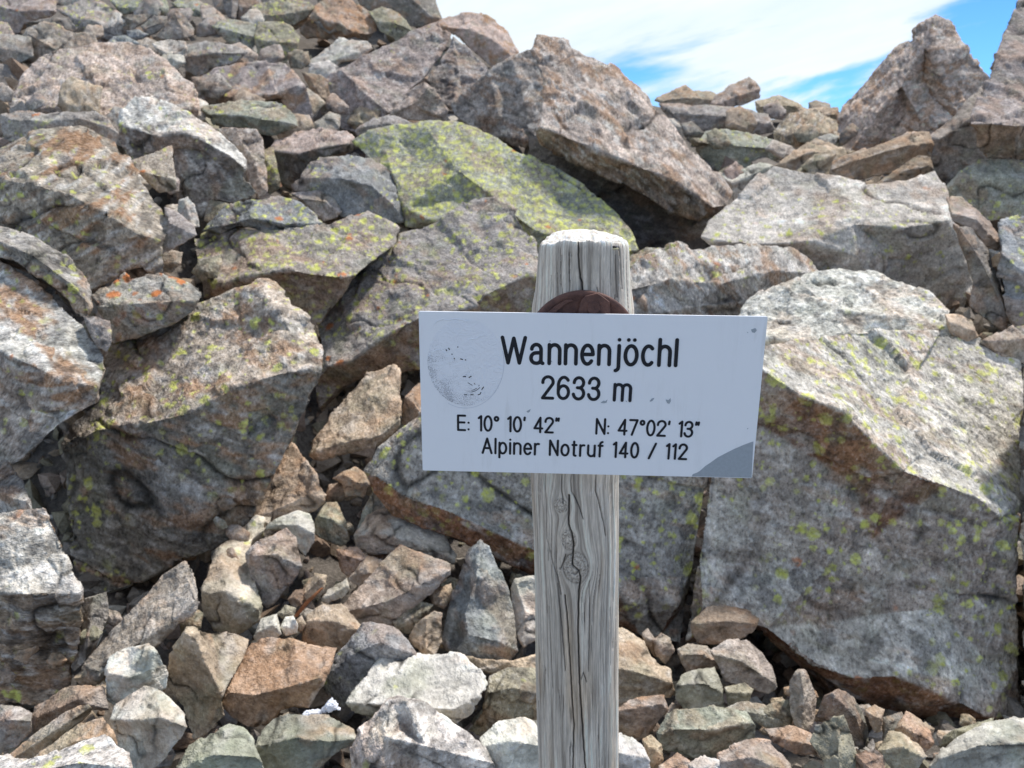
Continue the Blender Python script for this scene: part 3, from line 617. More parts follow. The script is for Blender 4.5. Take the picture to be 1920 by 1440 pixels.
def rock_shell(outline, ridge, kw, seed):
    rnd = random.Random(seed)
    pts = parse(outline)
    if poly_area(pts) < 0:
        pts = pts[::-1]
    A = abs(poly_area(pts))
    P = np.array(pts)
    cx, cy = P.mean(0)
    D = kw.get('D') or float(pile(cx, cy)) + kw.get('o', 0.0)
    size_px = math.sqrt(A)
    size = size_px * D / F
    T = kw.get('T', 0.6)
    r = kw.get('r', 0.2)
    th = kw.get('th', 0.9)
    w, h = np.ptp(P[:, 0]), np.ptp(P[:, 1])

    lines = [parse(q) for q in ridge.split('|')] if ridge else []
    vert = False
    if lines:
        rl = sorted(lines[0])
        vert = (rl[-1][0] - rl[0][0]) < 0.5 * w
    else:
        sl_ = rnd.uniform(-.22, .22)
        rl = [(cx - w, cy - sl_ * w - .04 * h), (cx + w, cy + sl_ * w - .04 * h)]
    rx = [q[0] for q in rl]; ry = [q[1] for q in rl]
    Tt = kw.get('Tt', 1.1)
    Tf = kw.get('Tf', 0.08)

    def dep(x, y):
        side = 0.5 * r * size * abs((x - cx) / (w / 2)) ** 2
        if vert:
            return D + T * (cy - y) / F * D * .6 + side
        yr = float(np.interp(x, rx, ry))
        if y <= yr:
            return D + Tt * (yr - y) / F * D + side
        return D + Tf * (y - yr) / F * D + side
    n = len(pts)
    verts2 = [Vector(p) for p in pts]
    dd = [dep(*p) + rnd.uniform(-.03, .03) * size for p in pts]
    edges = [(i, (i + 1) % n) for i in range(n)]
    cen = np.array([cx, cy])

    def edge_dist(q):
        a = P; b = np.roll(P, -1, 0); ab = b - a
        tt = np.clip(((q - a) * ab).sum(1) / ((ab * ab).sum(1) + 1e-9), 0, 1)
        return float(np.hypot(*(q - a - tt[:, None] * ab).T).min())

    def inside(q):
        c = False
        for i in range(n):
            a, b = P[i], P[i - 1]
            if (a[1] > q[1]) != (b[1] > q[1]) and q[0] < (b[0] - a[0]) * (q[1] - a[1]) / (b[1] - a[1]) + a[0]:
                c = not c
        return c
    lim = max(1.5, 0.018 * size_px)
    for li, ln in enumerate(lines):
        prev = None
        for q in ln:
            q = np.array(q)
            for _ in range(30):
                if inside(q) and edge_dist(q) > lim:
                    break
                q = q + (cen - q) * 0.06
            else:
                continue
            idx = None
            for k, v in enumerate(verts2):
                if (v - Vector(q)).length < 1.5:
                    idx = k
                    break
            if idx is None:
                idx = len(verts2)
                verts2.append(Vector(q))
                # near the outline the ridge starts flush, further in it stands proud
                e = edge_dist(q)
                k = min(1.0, 0.45 + 0.9 * e / (0.35 * min(w, h) + 1e-6))
                dd.append(dep(*q) - (r if vert else (.10 if li == 0 else .16)) * size * k * rnd.uniform(.85, 1.1))
            if prev is not None and prev != idx:
                edges.append((prev, idx))
            prev = idx
    ne = int(3 + size_px / 55)
    got = []
    for _ in range(ne * 12):
        if len(got) >= ne: break
        q = np.array([rnd.uniform(P[:, 0].min(), P[:, 0].max()), rnd.uniform(P[:, 1].min(), P[:, 1].max())])
        if not inside(q) or edge_dist(q) < .07 * size_px: continue
        if any((v - Vector(q)).length < .13 * size_px for v in verts2[n:]): continue
        got.append(q)
        verts2.append(Vector(q)); dd.append(dep(*q) + rnd.uniform(-.055, .03) * size * kw.get('rough', 1.0))
    if not lines:
        m = max(3, n // 2)
        for k in range(m):
            p = P[int(k * n / m)]
            q = np.array([cx, cy]) + (p - [cx, cy]) * rnd.uniform(.4, .62)
            verts2.append(Vector(q)); dd.append(dep(*q) - .5 * r * size * rnd.uniform(.3, 1.2))
    ov, oe, of, ovo, _, _ = delaunay_2d_cdt(verts2, edges, [list(range(n))], 1, 1e-4)
    depth = []
    for k, v in enumerate(ov):
        src = ovo[k]
        if src:
            depth.append(dd[src[0]])
        else:
            j = min(range(len(verts2)), key=lambda i: (verts2[i] - v).length)
            depth.append(dd[j])
    cnt = set()
    for f in of:
        for i in range(len(f)):
            cnt.add((f[i], f[(i + 1) % len(f)]))
    nxt = {a_: b_ for (a_, b_) in cnt if (b_, a_) not in cnt}
    s0 = min(nxt); loop = [s0]
    while nxt[loop[-1]] != s0 and len(loop) < 500:
        loop.append(nxt[loop[-1]])
    # fine conforming triangulation: every coarse facet edge is kept as a crisp edge
    step = kw.get('vox', 2.9 if size_px < 110 else 3.2)
    if 'group' in kw: step = 4.6
    step = min(step, size_px / 9)
    cv = np.array([(v.x, v.y) for v in ov]); cd = np.array(depth)
    tris = []
    for f in of:
        for i in range(1, len(f) - 1):
            tris.append((f[0], f[i], f[i + 1]))
    fp = [tuple(p) for p in cv]; fd = list(cd)
    fe = []
    chain = {}

    def edge_pts(i, j):
        if (j, i) in chain: return chain[(j, i)][::-1]
        if (i, j) in chain: return chain[(i, j)]
        L_ = float(np.hypot(*(cv[j] - cv[i])))
        m = max(1, int(round(L_ / step)))
        ids = [i]
        for q in range(1, m):
            t_ = q / m
            ids.append(len(fp)); fp.append(tuple(cv[i] * (1 - t_) + cv[j] * t_)); fd.append(cd[i] * (1 - t_) + cd[j] * t_)
        ids.append(j)
        chain[(i, j)] = ids
        fe.extend(zip(ids[:-1], ids[1:]))
        return ids
    nrs = np.random.RandomState(seed)
    x0, y0 = cv.min(0); x1, y1 = cv.max(0)
    gx, gy = np.meshgrid(np.arange(x0, x1 + step, step), np.arange(y0, y1 + step * .87, step * .87))
    gx = gx + (np.arange(gx.shape[0]) % 2)[:, None] * step * .5
    gp = np.stack([gx.ravel(), gy.ravel()], 1) + nrs.uniform(-.22, .22, (gx.size, 2)) * step
    gd = np.full(len(gp), np.nan)
    for (i, j, k_) in tris:
        A_, B_, C_ = cv[i], cv[j], cv[k_]
        lo_, hi_ = np.minimum(np.minimum(A_, B_), C_), np.maximum(np.maximum(A_, B_), C_)
        idx = np.nonzero((gp[:, 0] > lo_[0]) & (gp[:, 0] < hi_[0]) & (gp[:, 1] > lo_[1]) & (gp[:, 1] < hi_[1]))[0]
        for e in ((i, j), (j, k_), (k_, i)):
            edge_pts(*e)
        if not len(idx): continue
        M_ = np.array([[B_[0] - A_[0], C_[0] - A_[0]], [B_[1] - A_[1], C_[1] - A_[1]]])
        det = np.linalg.det(M_)
        if abs(det) < 1e-6: continue
        uv = np.linalg.solve(M_, (gp[idx] - A_).T).T
        w0 = 1 - uv[:, 0] - uv[:, 1]
        # distance to the three edges
        def hgt(P_, Q_): return abs(det) / (np.hypot(*(Q_ - P_)) + 1e-9)
        dm = np.minimum(np.minimum(w0 * hgt(B_, C_), uv[:, 0] * hgt(A_, C_)), uv[:, 1] * hgt(A_, B_))
        okk = dm > .45 * step
        gd[idx[okk]] = w0[okk] * cd[i] + uv[okk, 0] * cd[j] + uv[okk, 1] * cd[k_]
    okk = ~np.isnan(gd)
    fp += [tuple(p) for p in gp[okk]]; fd += list(gd[okk])
    loop_c = loop
    loopf = []
    for q in range(len(loop_c)):
        loopf += edge_pts(loop_c[q], loop_c[(q + 1) % len(loop_c)])[:-1]
    ov2, oe2, of2, ovo2, _, _ = delaunay_2d_cdt([Vector(p) for p in fp], fe, [loopf], 1, 1e-5)
    dsrc = np.array([fd[q[0]] if q else np.nan for q in ovo2])
    if np.isnan(dsrc).any():
        fpa = np.array(fp)
        for q in np.nonzero(np.isnan(dsrc))[0]:
            dsrc[q] = fd[int(np.argmin(np.hypot(fpa[:, 0] - ov2[q].x, fpa[:, 1] - ov2[q].y)))]
    FX = np.array([v.x for v in ov2]); FY = np.array([v.y for v in ov2])
    V3 = ray(FX, FY, dsrc)
    tri2 = []
    for f in of2:
        for i in range(1, len(f) - 1):
            tri2.append((f[0], f[i], f[i + 1]))
    cnt = set()
    for f in tri2:
        cnt.add((f[0], f[1])); cnt.add((f[1], f[2])); cnt.add((f[2], f[0]))
    nxt = {a_: b_ for (a_, b_) in cnt if (b_, a_) not in cnt}
    s0 = min(nxt); loop = [s0]
    while nxt[loop[-1]] != s0 and len(loop) < 5000:
        loop.append(nxt[loop[-1]])
    faces = list(tri2)
    L = len(loop)
    rings = [loop]
    VV = [V3]
    base = len(V3)
    lx, ly, ld = FX[loop], FY[loop], dsrc[loop]
    for s_, z in ((0.985, .06), (0.965, .14), (0.93, .25), (0.89, .38), (0.82, .52), (0.72, .68), (0.58, .84), (0.35, .96), (.15, 1.0)):
        VV.append(ray(cx + (lx - cx) * s_, cy + (ly - cy) * s_ + 0.06 * h * z, ld * (1 - z * .6) + np.mean(ld) * z * .6 + th * size * z))
        rings.append(list(range(base, base + L)))
        base += L
    VV.append(ray([cx], [cy + .06 * h], [np.mean(ld) + th * size * 1.01]))
    cidx = base
    for ra, rb in zip(rings[:-1], rings[1:]):
        for i in range(L):
            j = (i + 1) % L
            faces.append((ra[j], ra[i], rb[i])); faces.append((ra[j], rb[i], rb[j]))
    last = rings[-1]
    for i in range(L):
        faces.append((last[(i + 1) % L], last[i], cidx))
    return np.concatenate(VV), faces, D, size, size_px




# --- loose rubble that shows in the gaps between the traced stones
_rr = random.Random(11)


def blob(cx, cy, rad, asp):
    n = _rr.randint(5, 7)
    a0 = _rr.uniform(0, 6.28)
    tl = _rr.uniform(-.8, .8)
    out = []
    for i in range(n):
        a = a0 + (i + _rr.uniform(-.25, .25)) * 6.283 / n
        x, y = math.cos(a) * rad * _rr.uniform(.8, 1.2), math.sin(a) * rad * asp * _rr.uniform(.8, 1.15)
        out.append((cx + x * math.cos(tl) - y * math.sin(tl), cy + x * math.sin(tl) + y * math.cos(tl)))
    return ' '.join('%.1f,%.1f' % p for p in out)


WORD = {'tan': 'tan', 'brown': 'dark brown', 'warm': 'warm grey', 'olive': 'olive grey', 'pink': 'pinkish', 'mid': 'dark grey', 'grey': 'grey', 'lilac': 'lilac grey', 'pale': 'pale'}


def rubble(n, x0, x1, y0, y1, r0, r1, o, label, group, name, mats, ok=None):
    done = []
    tries = 0
    while len(done) < n and tries < 4000:
        tries += 1
        x, y, rad = _rr.uniform(x0, x1), _rr.uniform(y0, y1), _rr.uniform(r0, r1)
        if ok and not ok(x, y):
            continue
        if any((x - a) ** 2 + (y - b) ** 2 < (0.85 * (rad + c)) ** 2 for a, b, c in done):
            continue
        done.append((x, y, rad))
        mt, tn = _rr.choice(mats)
        R(name, label % WORD[tn], mt, tn, 0.0, blob(x, y, rad, _rr.uniform(.55, .9)), '', o=o * _rr.uniform(.8, 1.3), group=group, r=.25)


_warm = [('B', 'tan'), ('B', 'brown'), ('G', 'warm'), ('P', 'tan'), ('G', 'olive'), ('B', 'pink'), ('G', 'mid')]
_grey = [('B', 'pink'), ('G', 'pale'), ('G', 'grey'), ('G', 'warm'), ('G', 'lilac'), ('G', 'olive'), ('G', 'mid'), ('B', 'tan')]
rubble(60, 400, 1010, 880, 1450, 16, 30, .10, 'small %s rubble stone filling gaps in the scree left of the post', 'rubble left of the post', 'pebble', _warm)
rubble(46, 1150, 1900, 1200, 1460, 14, 26, .06, 'small %s rubble stone filling gaps in the scree right of the post', 'rubble right of the post', 'pebble', _warm, lambda x, y: y > 1225 + (x - 1150) * .19)
rubble(26, -20, 420, 1150, 1450, 18, 32, .12, 'small %s rubble stone in the shaded gaps below the dark brown block', 'rubble below the dark brown block', 'pebble', _warm)
rubble(60, 0, 640, -30, 200, 26, 50, .15, 'half buried %s rubble stone between the blocks near the slope top', 'rubble near the slope top', 'rock', _grey)
rubble(34, 180, 760, 210, 520, 26, 46, .40, 'shaded %s stone deep between the boulders of the mid slope', 'stones deep between the mid slope boulders', 'rock', _grey)
rubble(16, 1220, 1600, 205, 340, 20, 36, .15, 'small %s far rubble stone strewn across the rocky saddle', 'rubble on the saddle', 'rock', _grey + [('P', 'tan')])


def spots(p, amount, grow=0.0):
    """round irregular thalli scattered over points p (cell units); amount 0..1, returns a 0..1 mask"""
    p = np.asarray(p, np.float32)
    w = 0.20 * np.stack([fbm(p * 2.6 + 3, 2), fbm(p * 2.6 + 40, 2), fbm(p * 2.6 + 77, 2)], 1)
    p = p + w
    i0 = np.floor(p).astype(np.int32)
    out = np.zeros(len(p), np.float32)
    for dx in (-1, 0, 1):
        for dy in (-1, 0, 1):
            for dz in (-1, 0, 1):
                c = i0 + np.array([dx, dy, dz])
                h = _PERM[_PERM[_PERM[c[:, 0] & 255] + (c[:, 1] & 255)] + (c[:, 2] & 255)]
                q = c + 0.5 + 0.5 * _GR[h]
                d = np.sqrt(((p - q) ** 2).sum(1))
                hv = _PERM[h + 13] / 255.0
                rad = 0.16 + grow + 0.42 * (_PERM[h + 99] / 255.0) ** 2
                on = hv < amount
                out = np.maximum(out, np.clip((rad - d) * 16, 0, 1) * on)
    return out


def sst(x, a, b):
    t = np.clip((x - a) / (b - a), 0, 1)
    return t * t * (3 - 2 * t)


def lerp(c, col, m):
    return c * (1 - m[:, None]) + np.asarray(col, np.float32)[None] * m[:, None]


# rust, film, black crust, white veins, orange lichen
LOOK = {'G': (.38, .25, .35, .35, .15), 'S': (.55, .18, .55, .75, .12), 'B': (.55, .30, .15, .40, .0),
        'P': (.42, .42, .15, .35, .0), 'L': (.35, .35, .35, .35, .7), 'C': (.40, .25, .50, .55, .10)}

tmp = []
for k, (name, label, mat, tint, lich, outline, ridge, kw) in enumerate(ROCKS):
    V, Fc, D, size, spx = rock_shell(outline, ridge, kw, k)
    me = mesh_np(name, V, np.array(Fc, np.int32)[:, ::-1])
    o = bpy.data.objects.new(name, me)
    COL.objects.link(o)
    vx = 2.9 * D / F
    tmp.append((o, D, size, vx))
TOT = 0
for k, (o, D, size, vx) in enumerate(tmp):
    name, label, mat, tint, lich, outline, ridge, kw = ROCKS[k]
    me = o.data
    n = len(me.vertices)
    TOT += n
    co = np.empty(n * 3, np.float32); me.vertices.foreach_get('co', co); co = co.reshape(-1, 3)
    no = np.empty(n * 3, np.float32); me.vertices.foreach_get('normal', no); no = no.reshape(-1, 3)
    rs = np.random.RandomState(100 + k)
    off = rs.uniform(0, 80, 3).astype(np.float32)
    p = co + off
    rough = kw.get('rough', 1.0)
    amp = min(size, 1.2)
    disp = 0.012 * amp * fbm(p / (0.45 * size), 2)
    sz3 = min(size, .5)
    wv = np.stack([perlin(p * 3.1 / size), perlin(p * 3.1 / size + 7), perlin(p * 3.1 / size + 19)], 1)
    ch1 = chips((co + 0.07 * size * wv) / (0.34 * size) + off, k)
    disp += rough * 0.030 * amp * ch1
    disp += rough * 0.011 * amp * chips((co + 0.02 * size * wv) / (0.13 * size) + off, k + 50)
    fo = rs.normal(size=3) * 0.35 + np.array([.35, -.15, .9]); fo /= np.linalg.norm(fo)
    fo = fo.astype(np.float32)
    lay = {'S': 1.0, 'C': .5, 'G': .35, 'B': .4, 'P': .2, 'L': .3}[mat]
    q = (co @ fo) + 0.05 * fbm(p * 2.2, 2)
    qq = q / 0.07 + 1.5 * perlin(p * 1.3)
    saw = np.abs((qq % 1.0) - 0.5) * 2
    disp += lay * 0.009 * (np.sqrt(saw) - .6) * (0.3 + np.clip(0.9 * fbm(p * 2.5 + 5, 2) + .4, 0, 1))
    an = p @ (np.eye(3, dtype=np.float32) + 2.0 * np.outer(fo, fo) * lay)
    f1 = fbm(an * 14, 3, .6)
    disp += 0.0042 * min(1, size / .35) * f1
    f2 = fbm(an / (4.0 * vx), 2, .6)
    disp += 0.36 * vx * f2
    # drying and frost cracks that run with the foliation
    pc = p @ (np.eye(3, dtype=np.float32) + 1.6 * np.outer(fo, fo))
    cz = perlin(pc * (1.1 / max(size, .25)) + .35 * wv + 3.7)
    crk_ = np.exp(-(cz / (.006 / max(size, .25) + .012)) ** 2) * sst(perlin(p * 1.7 / max(size, .25) + 41), -.15, .2)
    disp -= .012 * min(1, size / .5) * crk_
    co2 = co + no * disp[:, None]
    # ---------------- mineral and lichen colours
    ru, fi, bl, wh, orr = LOOK[mat]
    ru = kw.get('rust', ru)
    tn = np.array(T_[tint]) * rs.uniform(.93, 1.07) * rs.uniform(.975, 1.025, 3)
    c = np.repeat(tn[None].astype(np.float32), n, 0)
    ups = no[:, 2]
    if 'cap' in kw:          # a crust of another colour on top; the cube's cap paints its lit top
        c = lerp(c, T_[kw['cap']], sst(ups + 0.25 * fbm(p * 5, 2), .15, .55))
    if 'under' in kw:        # lower side: iron stain for iron, underside shade painted in for brown and dark
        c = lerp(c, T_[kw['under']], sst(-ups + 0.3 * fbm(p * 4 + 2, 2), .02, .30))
    c = c * 1.12
    b1 = fbm(p * 3.0 + 11, 3, .6)
    c = c * (1 + 0.42 * b1 + .20 * ch1)[:, None]
    c = c * (1 + 0.34 * f1)[:, None]
    bandv = fbm(p @ (np.eye(3, dtype=np.float32) + 8.0 * np.outer(fo, fo)) * 5.0 + 91, 3, .65)
    c = c * (1 + .75 * lay * bandv)[:, None]
    b2 = fbm(p @ (np.eye(3, dtype=np.float32) + 3.0 * np.outer(fo, fo) * lay) * 3.2 + 5, 4, .66)
    rc = np.array([.40, .23, .125]) * rs.uniform(.8, 1.1)
    c = lerp(c, rc, ru * sst(b2 + .35 * ch1, .02, .38))
    b3 = fbm(p @ (np.eye(3, dtype=np.float32) + 4.0 * np.outer(fo, fo) * lay) * 7 + 25, 3, .62)
    c = lerp(c, (.56, .53, .49), wh * sst(b3, .12, .45))
    b4 = fbm(p * 6 + 45, 3, .65)
    c = lerp(c, (.26, .28, .19), fi * sst(b4, .05, .5))
    b5 = fbm(p * 13 + 65, 3, .65) + 0.5 * b1
    c = lerp(c, (.06, .058, .058), bl * sst(b5, .18, .42))
    c = c * (1 - .8 * crk_)[:, None]
    lm = np.zeros(n, np.float32)
    if lich > .02:
        gate = sst(fbm(p * 2.6 + 71, 2) + (lich - .25) * .9, -.1, .25)
        up2 = sst(ups, -.75, .1)
        s = np.maximum(spots(p / 0.048, min(1, lich * .9), .03 * (lich > .9)), .95 * spots(p / 0.026 + 9, min(1, lich * 1.0), .07 * (lich > .9))) * gate * up2
        s = s * (0.55 + 0.45 * sst(f2, -.15, .2))
        yc = (np.array((.52, .53, .15)) if lich > .9 else np.array((.54, .55, .14)))[None] * (1 + .35 * f1)[:, None]
        c = c * (1 - s[:, None]) + yc * s[:, None]; lm = np.maximum(lm, s)
    if orr > 0 and lich > .2:
        s = spots(p / 0.06 + 31, kw.get('orange', lich * orr * .45)) * sst(ups, -.2, .4) * sst(fbm(p * 4 + 9, 2) + (.3 if 'orange' in kw else 0), -.25, .15)
        s = s * (.95 if 'orange' in kw else .85)
        c = lerp(c, np.array((.50, .17, .05)), s); lm = np.maximum(lm, s)
    for zx, zy, zr, zc, zs in kw.get('zones', ()):     # single stains seen on this stone
        rel = co - EYE.astype(np.float32)
        dz = rel @ FWD.astype(np.float32)
        ux = 960 + F * rel[:, 0] / dz; uy = 720 - F * (rel @ UP.astype(np.float32)) / dz
        dd = np.hypot(ux - zx, uy - zy) / zr + 0.5 * fbm(p * 9, 3)
        c = lerp(c, T_[zc] if isinstance(zc, str) else zc, zs * sst(-dd, -1.1, -.6))
    c = np.clip(c, 0.02, 0.72)
    at = me.attributes.new('tone', 'FLOAT_COLOR', 'POINT')
    at.data.foreach_set('color', np.concatenate([c, np.ones((n, 1))], 1).astype(np.float32).ravel())
    at = me.attributes.new('lichen', 'FLOAT', 'POINT')
    at.data.foreach_set('value', lm.astype(np.float32))
    c0 = np.array([co2[:, 0].mean(), co2[:, 1].mean(), co2[:, 2].min()], np.float32)
    me.vertices.foreach_set('co', (co2 - c0).ravel())
    me.polygons.foreach_set('use_smooth', [True] * len(me.polygons))
    me.update()
    me.materials.clear(); me.materials.append(MATS[mat])
    me.name = name
    o.location = c0
    tag(o, label, {'cliff': 'rock face'}.get(name, name), kw.get('group'))

# ---- grit and splinters lying on the soil between the stones
rs = np.random.RandomState(5)
gn, gc = GROUND.shape[:2]
ico = bmesh.new(); bmesh.ops.create_icosphere(ico, subdivisions=1, radius=1)
IV = np.array([v.co[:] for v in ico.verts]); IF = np.array([[v.index for v in f.verts] for f in ico.faces]); ico.free()
NG = 13000
ri = rs.randint(5, gn - 8, NG); ci_ = rs.randint(8, gc - 10, NG)
fu, fv = rs.rand(NG, 1), rs.rand(NG, 1)
g00, g01, g10, g11 = GROUND[ri, ci_], GROUND[ri, ci_ + 1], GROUND[ri + 1, ci_], GROUND[ri + 1, ci_ + 1]
gpos = (g00 * (1 - fu) + g01 * fu) * (1 - fv) + (g10 * (1 - fu) + g11 * fu) * fv
gdist = np.linalg.norm(gpos - EYE, axis=1)
gsz = (0.012 + 0.05 * rs.rand(NG) ** 2.5) * np.clip(gdist / 2.6, .7, 3)
V_, F_, C_ = [], [], []
tl = np.array([T_[q] for q in ('tan', 'brown', 'warm', 'olive', 'mid', 'grey', 'pink', 'pale')])
gcol = tl[rs.randint(0, len(tl), NG)] * rs.uniform(.75, 1.15, (NG, 1))
for q in range(NG):
    A3 = np.linalg.qr(rs.normal(size=(3, 3)))[0]
    v = (IV * (1 + .28 * rs.normal(size=(len(IV), 1)))) * np.array([1, rs.uniform(.55, .9), rs.uniform(.35, .7)])
    V_.append(v @ A3.T * gsz[q] + gpos[q] + [0, 0, gsz[q] * .35])
    F_.append(IF + q * len(IV))
me = mesh_np('gravel', np.concatenate(V_), np.concatenate(F_), False)
cc = np.repeat(gcol, len(IV), 0)
at = me.attributes.new('tone', 'FLOAT_COLOR', 'POINT')
at.data.foreach_set('color', np.concatenate([cc, np.ones((len(cc), 1))], 1).astype(np.float32).ravel())
gr = link('gravel', me, MATS['P'])
tag(gr, 'loose grit and stone splinters covering the soil between the rocks', 'gravel', kind='stuff')


# ------------------------------------------------------------------ sign, post, disc
def rotm(p, y, r):
    cx, sx = math.cos(p), math.sin(p); cy, sy = math.cos(y), math.sin(y); cz, sz = math.cos(r), math.sin(r)
    return np.array([[cz, -sz, 0], [sz, cz, 0], [0, 0, 1]]) @ np.array([[1, 0, 0], [0, cx, -sx], [0, sx, cx]]) @ np.array([[cy, 0, sy], [0, 1, 0], [-sy, 0, cy]])


SIGN_W, SIGN_H = 0.42, 0.2077
_RC = rotm(0.2708, -0.04245, -0.00751)              # sign axes in camera axes
_C2W = np.stack([RIGHT, UP, -FWD], 1)
SR = _C2W @ _RC                                     # sign axes in world axes
SC = EYE + _C2W @ np.array([0.09522, -0.01545, -0.95401])


def s_local(px, py):
    """sign-plane coordinates (metres from its centre) of a photo pixel"""
    d = (px - 960) / F * RIGHT + (720 - py) / F * UP + FWD
    nrm = SR[:, 2]
    t = np.dot(SC - EYE, nrm) / np.dot(d, nrm)
    q = EYE + d * t - SC
    return np.array([q @ SR[:, 0], q @ SR[:, 1]])


def empty(name, loc):
    e = bpy.data.objects.new(name, None)
    e.empty_display_size = 0.1
    COL.objects.link(e)
    e.location = loc
    return e


# ---- wooden post
post_root = empty('wooden_post', (0, 0, 0))
PLATE = 0.003
rows_px = np.array([(432, 1014, 1176), (450, 1012, 1178), (500, 1008, 1180), (545, 1004, 1184), (575, 998, 1188), (605, 996, 1189),
                    (700, 995, 1180), (800, 994, 1168), (890, 995, 1160), (1000, 1001, 1160), (1100, 1003, 1159), (1250, 1004, 1159), (1440, 1010, 1160), (1800, 1010, 1158)], float)
YC = SC[1] + 0.017 + 0.066                           # post axis behind the plate and the disc


def row_world(py, px):
    """point of the post's axial plane (y = YC) at pixel"""
    d = (px - 960) / F * RIGHT + (720 - py) / F * UP + FWD
    return EYE + d * (YC / d[1])


prof = []
for py, l, r_ in rows_px:
    a, b = row_world(py, l), row_world(py, r_)
    prof.append((0.5 * (a[2] + b[2]), 0.5 * (a[0] + b[0]), 0.5 * abs(b[0] - a[0]) * 0.995))
prof = np.array(prof)[::-1]                          # ascending z
Z_TOP = row_world(441, 1095)[2]


def prof_at(z):
    return np.interp(z, prof[:, 0], prof[:, 1]), np.interp(z, prof[:, 0], prof[:, 2])


zs = np.concatenate([np.linspace(-0.30, prof[0, 0], 12)[:-1], np.linspace(prof[0, 0], row_world(1440, 1085)[2] - .02, 20)[:-1],
                     np.linspace(row_world(1440, 1085)[2] - .02, row_world(885, 1085)[2] + .01, 420)[:-1],
                     np.linspace(row_world(885, 1085)[2] + .01, row_world(600, 1095)[2], 12)[:-1],
                     np.linspace(row_world(600, 1095)[2], Z_TOP, 150)])
front = np.linspace(-1.75, 1.75, 300)
back = np.linspace(1.75, 2 * math.pi - 1.75, 40)[1:-1]
th_ = np.concatenate([front, back])
TH, ZZ = np.meshgrid(th_, zs)
XC, RR = prof_at(ZZ)
SA = RR * np.where(TH > math.pi, TH - 2 * math.pi, TH)       # arc coordinate, 0 = front


def px_to_sz(px, py):
    d = (px - 960) / F * RIGHT + (720 - py) / F * UP + FWD
    q = EYE + d * ((YC - 0.06) / d[1])
    xc, rr = prof_at(q[2])
    return float(rr * math.asin(max(-.98, min(.98, (q[0] - xc) / rr)))), float(q[2])


knots = [(1052, 950, .0092, 1.1), (1067, 1014, .0095, 1.5), (1080, 1066, .0165, 1.35)]
G = SA.copy()
ring = np.full(SA.shape, 9.0)
kid = np.zeros(SA.shape)
for kx, ky, a, e in knots:
    s0, z0 = px_to_sz(kx, ky)
    ds, dz = SA - s0, (ZZ - z0) / e
    r2 = ds * ds + dz * dz + 1e-9
    r1 = np.sqrt(r2)
    fall = np.exp(-(r1 / (a * 7)) ** 2)
    G = G - np.where(r1 > a, ds * np.minimum(1, a * a / r2) * fall * 1.0, ds)
    ring = np.minimum(ring, r1 / a)
    kid = np.where(r1 < a, r1, kid)
pt = np.stack([G.ravel(), ZZ.ravel(), np.zeros(G.size)], 1)
lowf = fbm(np.stack([G.ravel() * 22, ZZ.ravel() * 2.5, np.zeros(G.size)], 1), 2)
wav = 0.0016 * fbm(np.stack([G.ravel() * 10, ZZ.ravel() * 7, np.full(G.size, 3.3)], 1), 2)
Gw = G.ravel() + wav
g1 = fbm(np.stack([Gw * 210, ZZ.ravel() * 5, np.full(G.size, 1.1)], 1), 2, .7)
g2 = fbm(np.stack([Gw * 520, ZZ.ravel() * 14, np.full(G.size, 5.1)], 1), 2, .7)
g3 = fbm(np.stack([Gw * 90, ZZ.ravel() * 3.5, np.full(G.size, 8.1)], 1), 2, .6)
inside_k = np.clip(1.15 - ring, 0, 1).ravel()
kn = fbm(np.stack([SA.ravel() * 330, ZZ.ravel() * 330, np.full(G.size, 2.2)], 1), 3)
grain = 0.55 * g1 + 0.5 * g2 + 0.55 * g3
kd = kid.ravel() * 900
grain = np.where(ring.ravel() < 1.0, 0.30 * np.sin(kd + 5 * kn) + .5 * kn, grain)
# drying cracks traced from the photograph
cracks = [('1052,885 1054,925 1056,945', 1.5), ('1067,930 1066,985 1073,1003 1076,1020 1073,1060 1086,1072 1089,1085 1086,1110 1084,1180 1087,1280 1092,1350 1098,1445', 2.3),
          ('1059,1120 1064,1170 1069,1250 1076,1360 1075,1400 1074,1445', 2.0), ('1084,438 1085,485 1088,522 1092,530 1092,560', 1.9),
          ('1117,890 1118,922 1124,945 1132,980 1138,1012', 1.6), ('1023,885 1025,950 1026,1020 1034,1055 1044,1085 1052,1120', 1.2),
          ('1045,1100 1050,1150 1055,1200 1060,1260', 1.1), ('1068,888 1072,922 1086,950 1094,975', 1.1), ('1165,462 1168,500 1170,545', 1.5), ('1157,480 1158,520 1160,560', 1.1),
          ('1155,555 1150,600', .9), ('1051,1072 1057,1055 1061,1042', 1.3), ('1072,1076 1080,1078 1087,1070', 1.5), ('1036,520 1034,560 1032,600', .9), ('1054,480 1053,520 1055,560', .8),
          ('1120,540 1126,580', 1.0), ('1145,1150 1146,1260', .8), ('1030,1150 1033,1230 1036,1300', .8), ('1018,1200 1022,1290', .7), ('1132,1230 1134,1330 1130,1440', .7), ('1105,1090 1106,1150 1104,1260', .8), ('1090,1275 1094,1262 1100,1280', 1.0)]
crk = np.zeros(G.size)
sA, zA = SA.ravel(), ZZ.ravel()
jit = 0.0009 * fbm(np.stack([zA * 60, sA * 10, np.zeros(G.size)], 1), 3)
